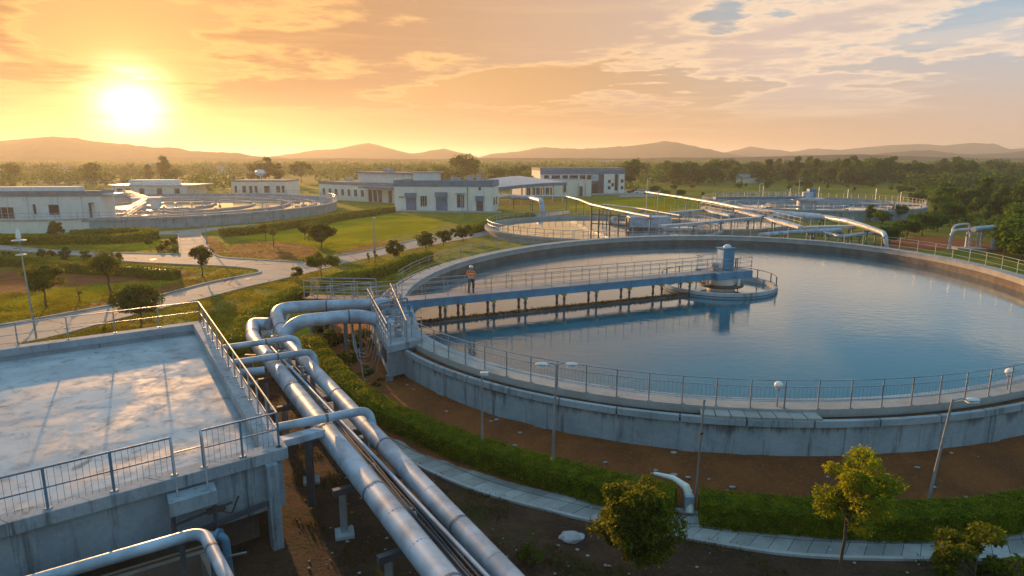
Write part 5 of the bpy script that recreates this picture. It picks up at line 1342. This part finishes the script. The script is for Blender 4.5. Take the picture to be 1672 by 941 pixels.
for k in range(4): g.box((bx.x - 2.7 + 1.8 * k, bx.y - 1, .5), (.3, .3, 1.1)); g.box((bx.x - 2.7 + 1.8 * k, bx.y + 1, .5), (.3, .3, 1.1))
g.build('leg', MAT['steel_dark'], tb)

def line(label, px_pts, z, r, mat='pipe_pale', post=7.0, end_drop=False, walk=False, name='pipe', pz=None, cat='pipe'):
    P = [at(x, y, z) for x, y in px_pts]; root = empty(name, Vector((P[0].x, P[0].y, 0)), label, cat)
    Q = P[:]
    if end_drop: Q.append(P[-1] + Vector((.4, -.2, -z)))
    Q = fillet(Q, 1.2, 5) if len(Q) > 2 else Q
    g = MB()
    if walk:
        for a, b in zip(P, P[1:]): g.bar(a, b, 1.2, .35)
        g.build('deck', MAT[mat], root); railing(root, [p + Vector((0, 0, .17)) for p in P], 1.1, 2.2, rails=(1, .5), rr=.03, pr=.035, mat='galvanised', foot=False)
    else: g.tube(Q, r, 14, rs=[r * (1.15 - .62 * (i / len(Q)) ** 2) for i in range(len(Q))] if 'swelling' in label and 'down' in label else None); g.build('barrel', MAT[mat], root, smooth=True)
    for p in resample(P, post)[:28]:
        g = MB(); g.bar((p.x, p.y, -.1), (p.x, p.y, p.z - r * .5), .16, .16); g.bar((p.x - .5, p.y, p.z - r - .1), (p.x + .5, p.y, p.z - r - .1), .14, .14); g.build('leg', MAT['steel_dark'], root)
    return root
line('long pale pipe sloping from the annex down to the settling box', [(866, 320), (925, 321), (945, 326), (965, 334), (1000, 342), (1040, 350), (1062, 354)], 3.2, .24, post=9)
line('thinner pipe running beside the long sloping one', [(985, 334), (1040, 340), (1110, 352)], 3.0, .14, post=12)
line('long white pipe on legs crossing in front of the far round tank', [(1056, 314), (1110, 322), (1165, 331), (1210, 340), (1262, 346), (1340, 352)], 3.2, .30, post=6.5)
line('swelling pale main that curves down to the grass behind the rim', [(1262, 352), (1305, 353), (1345, 355), (1385, 362), (1415, 371), (1446, 382)], 3.0, .40, post=8, end_drop=True)
line('blue grey footbridge over the small filter pool', [(1078, 370), (1130, 366), (1190, 360), (1262, 354)], 2.6, .2, mat='pipe_metal', post=7, walk=True, name='footbridge', cat='bridge')
line('rail lined footbridge in front of the swelling main', [(1205, 344), (1255, 357), (1310, 372), (1392, 370)], 2.6, .2, mat='pipe_pale', post=6, walk=True, name='footbridge', cat='bridge')
line('flat blue grey pipe lying just behind the rim of the big tank', [(1240, 384), (1300, 379), (1372, 376)], 2.4, .28, mat='pipe_metal', post=5)
line('flat pipe with a kink under the rail lined footbridge', [(1330, 376), (1372, 387), (1430, 379)], 2.2, .22, mat='pipe_metal', post=4)
line('blue grey pipe leaving the workshop under the canopy and bending down', [(796, 320), (830, 321), (868, 324), (884, 328)], 3.0, .55, mat='pipe_metal', post=7, end_drop=True)
line('pale walkway above the second low pool', [(1095, 348), (1150, 343), (1195, 352)], 2.4, .2, mat='pipe_metal', post=6, walk=True, name='footbridge', cat='bridge')
# trestle tower over the small pool
tt = empty('pipe_tower', at(975, 384, 0), 'group of tall rusty posts standing in the small filter pool', 'posts')
for px, pt in ((965, 338), (977, 342), (995, 346), (1009, 350), (1022, 356)):
    p = at(px, 382, .4); g = MB(); g.bar(p, (p.x, p.y, zat(pt, p.y)), .22, .22); g.build('post', MAT['brown_post'], tt)
g = MB(); p, q = at(965, 382, .4), at(1022, 382, .4)
for z in (2.0, 3.4): g.bar((p.x, p.y + .2, z), (q.x, q.y + .2, z - .3), .15, .15)
g.build('crossbeam', MAT['steel_dark'], tt)

# white pipe arch at the right
wa = empty('pipe_arch', at(1585, 407, 0), 'fat white pipe arch standing on legs behind the rim at the right', 'pipe')
def archp(px0, px1, py, z, r, dy=0.0, drop=(1, 1)):
    a, b = at(px0, py, 0), at(px1, py - 2, 0); a.y += dy; b.y += dy; g = MB(); pts = []
    if drop[0]: pts.append(a.copy())
    pts += [a + Vector((.15, 0, z)), b + Vector((-.1, 0, z + .15))]
    if drop[1]: pts.append(b.copy())
    g.tube(fillet(pts, .75, 7), r, 16); g.build('pipe', MAT['pipe_pale'], wa, smooth=True)
archp(1583, 1622, 409, 2.75, .40, 0, (0, 1)); archp(1549, 1583, 407, 2.45, .20); archp(1560, 1590, 405, 2.95, .14, 1.2); archp(1566, 1612, 408, 2.3, .12, 2.0)
g = MB(); p = at(1600, 407, 0); g.bar(p, p + Vector((0, 0, 2.5)), .22, .22); g.build('leg', MAT['pipe_pale'], wa); g = MB(); p = at(1576, 407, 0); g.bar(p, p + Vector((0, 0, 2.2)), .18, .18); g.build('leg', MAT['pipe_pale'], wa)
g = MB(); p = at(1588, 409, 0); g.box((p.x, p.y + .6, .12), (3.4, 2.2, .3)); g.build('base', MAT['walk_concrete'], wa)

# ------------------------------------------------------------------ hedges
HG = 'clipped hedges round the tanks and lawns'
h1 = smooth_px([(506, 546), (526, 572), (550, 600), (580, 628), (620, 655), (680, 682), (750, 710), (830, 735), (900, 754), (1000, 779), (1104, 799)], .95, .6)
hedge('long clipped hedge curving from under the pipes to the broken gap', [Vector((p.x, p.y, 0)) for p in h1], 1.0, .92, .085, 560, 11)
h2 = smooth_px([(1143, 806), (1230, 816), (1330, 823), (1430, 828), (1500, 828), (1600, 822), (1672, 813), (1780, 796), (1920, 765)], .95, .6)
hedge('clipped hedge right of the broken gap, running out of the frame', [Vector((p.x, p.y, 0)) for p in h2], 1.0, .92, .085, 560, 12)
def hg(label, pts, W, H, dens, leaf, seed): h = smooth_px(pts, H, 1.0); return hedge(label, [Vector((p.x, p.y, 0)) for p in h], W, H, leaf, dens, seed)
hg('clipped hedge curling round behind the elbow pipes', [(388, 552), (396, 532), (408, 515), (432, 497), (462, 479), (492, 469)], 1.5, 1.1, 190, .13, 13)
hg('hedge on the bank behind the gangway, left of the tank rim', [(530, 457), (560, 447), (600, 439), (645, 426), (700, 410)], 1.3, 1.1, 120, .15, 14)
hg('looped low hedge in front of the low wall at far left', [(-60, 384), (0, 384), (86, 385), (172, 384), (215, 382), (243, 378), (240, 374), (215, 373), (165, 375), (115, 377)], 2.2, 1.2, 30, .3, 15)
hg('long hedge between the left round tank and the lawn', [(360, 374), (410, 370), (470, 362), (520, 355), (560, 348), (600, 343), (640, 338)], 2.0, 1.2, 30, .3, 16)
hg('hedge strip in front of the canopy', [(762, 371), (800, 362), (830, 356), (868, 349)], 2.0, 1.1, 40, .28, 17)
hg('straight hedge across the brown bed on the left island', [(-40, 416), (0, 419), (44, 422), (96, 428), (153, 432), (210, 435), (287, 441)], 1.4, 1.0, 70, .18, 18)
hg('second thin hedge behind the left lawn', [(500, 365), (560, 352), (620, 344)], 1.5, .9, 30, .3, 19)

# ------------------------------------------------------------------ trees and shrubs inside the plant
def ptree(label, px, py, ptop, pw, pcb, seed, **k):
    """px,py base; ptop crown top; pw crown width in px; pcb crown bottom"""
    b = at(px, py, 0); zc = b.y * math.cos(PITCH) + CAM_Z * math.sin(PITCH)
    H = zat(ptop, b.y); ch_ = H - max(.1, zat(pcb, b.y)); w = pw / F_PX * zc
    return tree(label, b, H, w, ch_, seed, **k)
ptree('round dark tree with golden sun highlights coloured into its leaves at the bottom edge', 1036, 968, 779, 142, 912, 21, leaves=19000, leaf=(.13, .055), clumps=80, mat='leaf_gold', r0=.05, cr=.30, shape='round', droop=.25)
ptree('airy yellow green young tree in front of the hedge', 1364, 975, 731, 128, 862, 22, leaves=8500, leaf=(.12, .045), clumps=44, mat='leaf_yellow', r0=.055, nlimb=12, cr=.26, offs=(.25, 0), lean=(.1, 0), droop=.1, hollow=.7)
ptree('low dark green sapling cut by the bottom right corner', 1585, 985, 866, 150, 960, 23, leaves=4200, leaf=(.15, .07), clumps=26, mat='leaf_mid', r0=.05, nlimb=12, cr=.26)
TG = 'young trees planted on the lawns and islands'
ptree('spreading green tree beside the dish lamp at far left', 76, 503, 430, 66, 476, 24, leaves=5500, leaf=(.2, .1), clumps=40, mat='leaf_mid')
ptree('upright two tiered tree on the island left of the dense bush', 180, 485, 405, 46, 452, 25, leaves=3200, leaf=(.2, .1), clumps=30, mat='leaf_mid')
ptree('dense dark tree just behind the basin railing', 231, 528, 462, 78, 518, 26, leaves=9000, leaf=(.16, .085), clumps=60, mat='leaf_dark')
ptree('small round tree on the tip of the brown island by the road', 331, 452, 401, 40, 433, 27, leaves=3000, leaf=(.2, .1), clumps=28, mat='leaf_dark')
ptree('large dark tree on the edge of the wide lawn', 526, 409, 362, 46, 396, 28, leaves=3600, leaf=(.26, .14), clumps=34, mat='leaf_dark')
ptree('small dark tree tucked left of the large one on the lawn', 498, 392, 361, 18, 384, 29, leaves=1200, leaf=(.26, .14), clumps=14, mat='leaf_dark')
ptree('spreading golden edged tree by the road behind the gangway', 525, 456, 411, 62, 442, 30, leaves=4200, leaf=(.2, .1), clumps=36, mat='leaf_mid', shape='flat')
ptree('rounded shrub like tree beside the road, left of the spreading one', 485, 455, 433, 20, 452, 31, leaves=1100, leaf=(.18, .09), clumps=12, mat='leaf_mid')
ptree('egg shaped dark tree left of the row by the tank rim', 645, 424, 391, 30, 420, 32, leaves=2600, leaf=(.2, .1), clumps=24, mat='leaf_dark', cat='tree')
ptree('first of three dark trees along the rim of the big tank', 696, 412, 377, 33, 406, 33, leaves=2600, leaf=(.22, .11), clumps=24, mat='leaf_dark')
ptree('second of three dark trees along the rim of the big tank', 724, 402, 373, 30, 396, 34, leaves=2400, leaf=(.22, .11), clumps=24, mat='leaf_dark')
ptree('third of three dark trees along the rim, next to the filter pool', 756, 395, 368, 42, 389, 35, leaves=3000, leaf=(.22, .11), clumps=26, mat='leaf_dark')
ptree('slim sunlit tree on the lawn in front of the low wall', 95, 399, 361, 30, 384, 36, leaves=2000, leaf=(.26, .13), clumps=22, mat='leaf_mid')
ptree('thin young tree left of a sapling in the brown patch of the lawn', 434, 395, 362, 22, 382, 37, leaves=900, leaf=(.24, .12), clumps=16, mat='leaf_mid')
ptree('wispy sapling in the brown patch of the lawn', 447, 402, 366, 16, 386, 38, leaves=350, leaf=(.22, .11), clumps=10, mat='leaf_mid')
ptree('nearly bare forked sapling on the left island', 130, 492, 464, 14, 482, 39, leaves=60, leaf=(.15, .08), clumps=8, mat='weed', r0=.05)
ptree('tiny staked sapling by the road, left of the egg shaped tree', 603, 432, 411, 7, 424, 40, leaves=160, leaf=(.16, .08), clumps=6, mat='leaf_mid')
ptree('tiny leafy sapling by the road, nearer the egg shaped tree', 613, 431, 409, 9, 422, 41, leaves=220, leaf=(.16, .08), clumps=6, mat='leaf_mid')
def pshrub(label, px, py, w, h, seed, **k):
    b = at(px, py, 0); zc = b.y; return shrub(label, b, w / F_PX * zc, h / F_PX * zc, seed, **k)
for i, (px, py, w, h, lab) in enumerate(((11, 424, 22, 14, 'dark rounded shrub in the shrub row, at the left border'), (70, 421, 15, 15, 'round shrub in the shrub row, second from the left'), (85, 419, 11, 12, 'smallest shrub of the shrub row on the left island'), (108, 425, 20, 22, 'tallest shrub of the shrub row on the left island'),
        (141, 424, 19, 16, 'broad shrub of the shrub row, next to the two tiered tree'), (283, 398, 13, 12, 'rounded bush at the road corner, top of its cluster'), (271, 403, 16, 12, 'rounded bush in the middle of the road corner cluster'), (262, 409, 16, 10, 'low bush at the left of the road corner cluster'),
        (285, 412, 12, 10, 'low bush nearest the road corner'), (243, 399, 12, 9, 'lone dark shrub on the lawn left of the road corner'), (20, 432, 34, 18, 'wide dark shrub under the shrub row at the left border'), (195, 424, 10, 11, 'small shrub right of the two tiered tree'))):
    pshrub(lab, px, py, w, h, 50 + i, leaf=.2, n=700, mat='leaf_dark' if i % 2 else 'leaf_mid')
for i, (px, py, w, h, z, lab) in enumerate(((572, 600, 44, 34, 0, 'leafy dark shrub under the inlet chamber'), (545, 568, 40, 34, 0, 'leafy dark shrub between the elbow pipes and the chamber'), (600, 622, 34, 26, 0, 'low dark shrub beside the chamber leg'),
        (528, 548, 30, 30, 0, 'tall dark shrub in the shade between the hedge and the elbow pipes'), (590, 578, 46, 42, 0, 'biggest dark shrub against the shaded side of the chamber'), (556, 620, 36, 26, 0, 'low shrub sprawling on the bank by the curved hedge'), (618, 640, 30, 22, 0, 'scrappy shrub on the bank below the chamber'),
        (398, 566, 26, 22, 0, 'ragged weed clump beside the tall elbow pipe'), (500, 498, 24, 34, 0, 'golden creeper hanging at the left end of the gangway'))):
    pshrub(lab, px, py, w, h, 80 + i, leaf=.14, n=2200, mat='leaf_dark' if i < 7 else 'leaf_mid')
pshrub('small weed clump on dark soil near the round tree', 868, 925, 56, 40, 90, leaf=.09, n=900, mat='leaf_dark')

# weeds and rough grass
def tufts(name, label, pos, h, per, mat, seed, kind='stuff', spread=.12):
    r = np.random.default_rng(seed); n = len(pos); c = np.repeat(np.array(pos), per, 0); m = len(c)
    c[:, :2] += r.normal(size=(m, 2)) * spread; hh = h * r.uniform(.5, 1.3, m)
    a = r.uniform(0, TWO, m); w = hh * .10 + .008; lean = r.normal(size=(m, 2)) * .35
    v = np.empty((m, 3, 3)); v[:, 0] = c; v[:, 1] = c; v[:, 2] = c
    v[:, 0, 0] += np.cos(a) * w; v[:, 0, 1] += np.sin(a) * w; v[:, 1, 0] -= np.cos(a) * w; v[:, 1, 1] -= np.sin(a) * w
    v[:, 2, :2] += lean * hh[:, None]; v[:, 2, 2] += hh
    me = bpy.data.meshes.new(name); me.vertices.add(m * 3); me.vertices.foreach_set('co', v.reshape(-1).astype(np.float32))
    me.loops.add(m * 3); me.loops.foreach_set('vertex_index', np.arange(m * 3, dtype=np.int32)); me.polygons.add(m)
    me.polygons.foreach_set('loop_start', np.arange(0, m * 3, 3, dtype=np.int32)); me.update(calc_edges=True); me.materials.append(MAT[mat])
    return tag(mesh_obj(name, me), label, 'grass', kind='stuff')
def in_poly(P, x, y):
    c = False; j = len(P) - 1
    for i in range(len(P)):
        if (P[i][1] > y) != (P[j][1] > y) and x < (P[j][0] - P[i][0]) * (y - P[i][1]) / (P[j][1] - P[i][1]) + P[i][0]: c = not c
        j = i
    return c
r_ = np.random.default_rng(3); pos = []
while len(pos) < 26000:
    px, py = r_.uniform(-20, 720), r_.uniform(385, 600); p = at(px, py, 0)
    if in_poly(ROAD, px, py) or (px > 470 and py > 500): continue
    if noise.noise(p * .35) < -.12 and r_.random() < .8: continue
    if in_poly([(0, 440), (290, 440), (300, 458), (100, 470), (0, 480)], px, py): continue
    if (p.y > 95): continue
    pos.append((p.x, p.y, 0))
tufts('grass', 'rough sunlit grass on the verges and lawns', pos, .15, 5, 'grass_blade', 4)
r_ = np.random.default_rng(31); pos = []
while len(pos) < 2600:
    px, py = r_.uniform(480, 1672), r_.uniform(600, 941); p = at(px, py, 0)
    if noise.noise(p * .5 + Vector((3, 3, 3))) < .12: continue
    if in_poly([(q[0], q[1]) for q in P_IN] + [(q[0], q[1]) for q in P_OUT[::-1]], px, py): continue
    pos.append((p.x, p.y, 0))
for q in pout:
    for k in range(3):
        if noise.noise(q * .8) > 0 and q.y < 40: pos.append((q.x + r_.normal() * .12, q.y - .15 + r_.normal() * .12, .02))
tufts('weeds', 'dry weeds along the path edge and on the dark soil', pos, .13, 6, 'weed', 32)

# ------------------------------------------------------------------ woods
protos = []
for k in range(7):
    Hh = [9, 8, 10, 7.5, 9.5, 8.5, 11][k]
    t = tree('tree', (0, -400 - 30 * k, 0), Hh, [9, 8, 9.5, 7, 6, 10, 6.5][k], Hh * .84, 300 + k, leaves=1500, leaf=(.75, .46), clumps=[24, 20, 28, 18, 18, 26, 18][k], mat='leaf_far', r0=.2, nlimb=5, hollow=.4, shape=['round', 'flat', 'round', 'round', 'cone', 'round', 'cone'][k])
    protos.append(t)
def place(k, p, s, rz, label, group, sz=1.0):
    c = copy_tree(protos[k % 7]); c.location = p; c.rotation_euler = (0, 0, rz); c.scale = (s, s, s * sz)
    c['label'] = label; c['group'] = group; c['category'] = 'tree'; return c
r_ = np.random.default_rng(9); cnt = 0
named = [(150, 300, 1.25, 0, 'dome shaped dark tree standing in the haze under the sun'), (22, 300, 1.1, 2, 'broad hazy tree at the left border of the far field'), (243, 298, 1.0, 4, 'left of the two tall trees right below the sun glow'), (270, 299, 1.25, 6, 'right of the two tall trees right below the sun glow'),
         (288, 299, .95, 1, 'lower tree leaning on the tall pair below the sun glow'), (425, 301, 1.25, 5, 'broad tree behind the small boxy building'), (440, 300, 1.2, 6, 'pointed tree behind the small boxy building'), (455, 300, 1.1, 4, 'last pointed tree behind the small boxy building'), (492, 298, 1.15, 2, 'spreading tree right of the small boxy building'),
         (757, 302, 1.5, 2, 'biggest dark tree rising behind the workshop roof'), (722, 302, 1.1, 0, 'tree left of the biggest one behind the workshop roof'), (740, 301, .9, 3, 'small tree squeezed beside the biggest one behind the workshop'), (690, 300, 1.0, 1, 'wide tree behind the low pale block'),
         (812, 301, 1.0, 5, 'tree behind the canopy, left one'), (845, 301, 1.1, 0, 'tree behind the canopy, right one'), (1029, 306, 1.45, 0, 'dense dark tree at the right end of the pump house'), (868, 299, .9, 4, 'small pointed tree left of the pump house')]
for px, py, s, k, lab in named:
    place(k, at(px, py, 0), s, r_.uniform(0, 6), lab, 'tall trees beyond the buildings'); cnt += 1
BELT = 'dense wooded belt beyond the far round tank'
for k in range(120):
    px, py = r_.uniform(1045, 1720), r_.uniform(288, 303); place(int(r_.integers(0, 7)), at(px, py, 0), r_.uniform(.85, 1.35), r_.uniform(0, 6), 'one of the dense trees of the wooded belt beyond the far round tank', BELT); cnt += 1
zoneB = [(1490, 312), (1580, 300), (1780, 296), (1800, 440), (1650, 424), (1600, 384), (1545, 372), (1500, 352)]
BG = 'trees thronging the slope at the right border'
k = 0
while k < 78:
    px, py = r_.uniform(1480, 1800), r_.uniform(298, 435)
    if not in_poly(zoneB, px, py) or (px < 1600 and py < 335 and r_.random() < .6): continue
    p = at(px, py, 0); s = r_.uniform(.5, .8) * (1.0 if py < 350 else .72); place(int(r_.integers(0, 7)), p, s, r_.uniform(0, 6), 'one of the leafy trees thronging the slope at the right border', BG); cnt += 1; k += 1
for i, (px, py, s, lab) in enumerate(((1452, 398, .42, 'bushy sunlit tree right behind the end of the swelling main'), (1480, 392, .5, 'second bushy tree between the swelling main and the pipe arch'), (1505, 385, .52, 'third bushy tree, left of the pipe arch'), (1530, 378, .5, 'bushy tree just behind the pipe arch, left side'),
        (1640, 415, .62, 'full tree right of the pipe arch'), (1668, 425, .62, 'full tree at the right border beside the pipe arch'), (1420, 362, .4, 'shrubby tree against the wall of the far round tank, left one'), (1440, 366, .4, 'shrubby tree against the wall of the far round tank, middle one'), (1466, 360, .5, 'shrubby tree against the wall of the far round tank, right one'))):
    place(i, at(px, py, 0), s, i * 1.1, lab, 'bushy trees round the pipe arch', .8); cnt += 1
FG = 'scattered bushes in the fields beyond the tanks'
for k in range(60):
    px = r_.uniform(1060, 1560); py = r_.uniform(303, 326) if px < 1480 else r_.uniform(303, 345)
    if 1150 < px < 1480 and py > 316: continue
    place(int(r_.integers(0, 7)), at(px, py, 0), r_.uniform(.22, .45), r_.uniform(0, 6), 'one of the scattered bushes in the fields beyond the tanks', FG, .85); cnt += 1
print('placed trees', cnt)
for p_ in protos:      # the prototypes themselves stand in the belt
    p_.location = at(float(r_.uniform(1050, 1600)), float(r_.uniform(286, 296)), 0); p_['label'] = 'one of the dense trees of the wooded belt beyond the far round tank'; p_['group'] = BELT
def woodland(name, label, n, y0, y1, seed, px0=-200, px1=1900, s=(4, 7), nl=26, xtest=None, leafk=.42, power=1.0, mat='leaf_far'):
    r = np.random.default_rng(seed); C = []; SZ = []
    Y = y0 + (y1 - y0) * r.random(n * 2) ** power; PX = r.uniform(px0, px1, n * 2)
    for y, px in zip(Y, PX):
        x = xat(px, y); 
        if xtest and not xtest(px, y, x): continue
        C.append((x, y)); SZ.append(r.uniform(*s) * (1 + y / 4000))
        if len(C) >= n: break
    C = np.array(C); SZ = np.array(SZ); m = len(C)
    base = np.repeat(np.c_[C, SZ * .62], nl, 0); sz = np.repeat(SZ, nl)
    u = r.normal(size=(m * nl, 3)); u /= np.linalg.norm(u, axis=1)[:, None]; rad = r.uniform(.5, 1, m * nl) ** .5
    pts = base + u * (sz * rad)[:, None] * np.array([.62, .62, .55]); pts[:, 2] = np.maximum(pts[:, 2], .2)
    me = quads_mesh(name, pts, 1.0, .7, MAT[mat], .35, r, u)
    v = np.empty(len(me.vertices) * 3, np.float32); me.vertices.foreach_get('co', v); v = v.reshape(-1, 4, 3)
    v = pts[:, None, :] + (v - pts[:, None, :]) * (sz * leafk)[:, None, None]; me.vertices.foreach_set('co', v.reshape(-1).astype(np.float32)); me.update()
    return tag(mesh_obj(name, me), label, 'woodland', kind='stuff')
woodland('woods', 'mass of woodland filling the plain between the plant and the hills', 6500, 420, 1100, 61, s=(3.4, 6), xtest=lambda px, y, x: noise.noise(Vector((x * .006, y * .004, 0))) > (-.05 if px < 1000 else -.35))
woodland('woods', 'far hazy woodland reaching to the foot of the hills', 3500, 850, 1180, 62, s=(3.4, 6.0), nl=22)
woodland('woods', 'hazy thickets in the fields behind the left tanks and buildings', 420, 230, 430, 63, px0=-200, px1=1040, s=(2.2, 5.0), nl=60, leafk=.26, xtest=lambda px, y, x: noise.noise(Vector((x * .02, y * .012, 5))) > .02)
woodland('woods', 'leafy undergrowth filling the gaps in the wooded belt at the right', 900, 240, 460, 64, px0=1045, px1=1900, s=(2.5, 5.5), nl=60, leafk=.26, xtest=lambda px, y, x: px > 1480 or y > 300)
woodland('undergrowth', 'low scrub between the trees on the slope at the right border', 260, 85, 250, 65, px0=1500, px1=1900, s=(1.0, 2.4), nl=110, leafk=.24, xtest=lambda px, y, x: in_poly(zoneB, px, CY - F_PX * math.tan(PITCH - math.atan(12 / y))))

# ------------------------------------------------------------------ haze
HAZE_D, HAZE_G = .00032, .45
g = MB(); g.box((0, 3600, 44), (17800, 12000, 92)); hz = g.build('haze', bpy.data.materials.new('haze'))
hm = hz.data.materials[0]; hm.use_nodes = True; t = NT(hm.node_tree)
v = t.node('ShaderNodeVolumePrincipled'); v.inputs['Density'].default_value = HAZE_D; v.inputs['Color'].default_value = (.95, .92, .85, 1); v.inputs['Anisotropy'].default_value = HAZE_G
t.node('ShaderNodeOutputMaterial', {1: v.outputs[0]})
tag(hz, kind='stuff', label='thin golden evening haze over the whole plain', cat='haze')
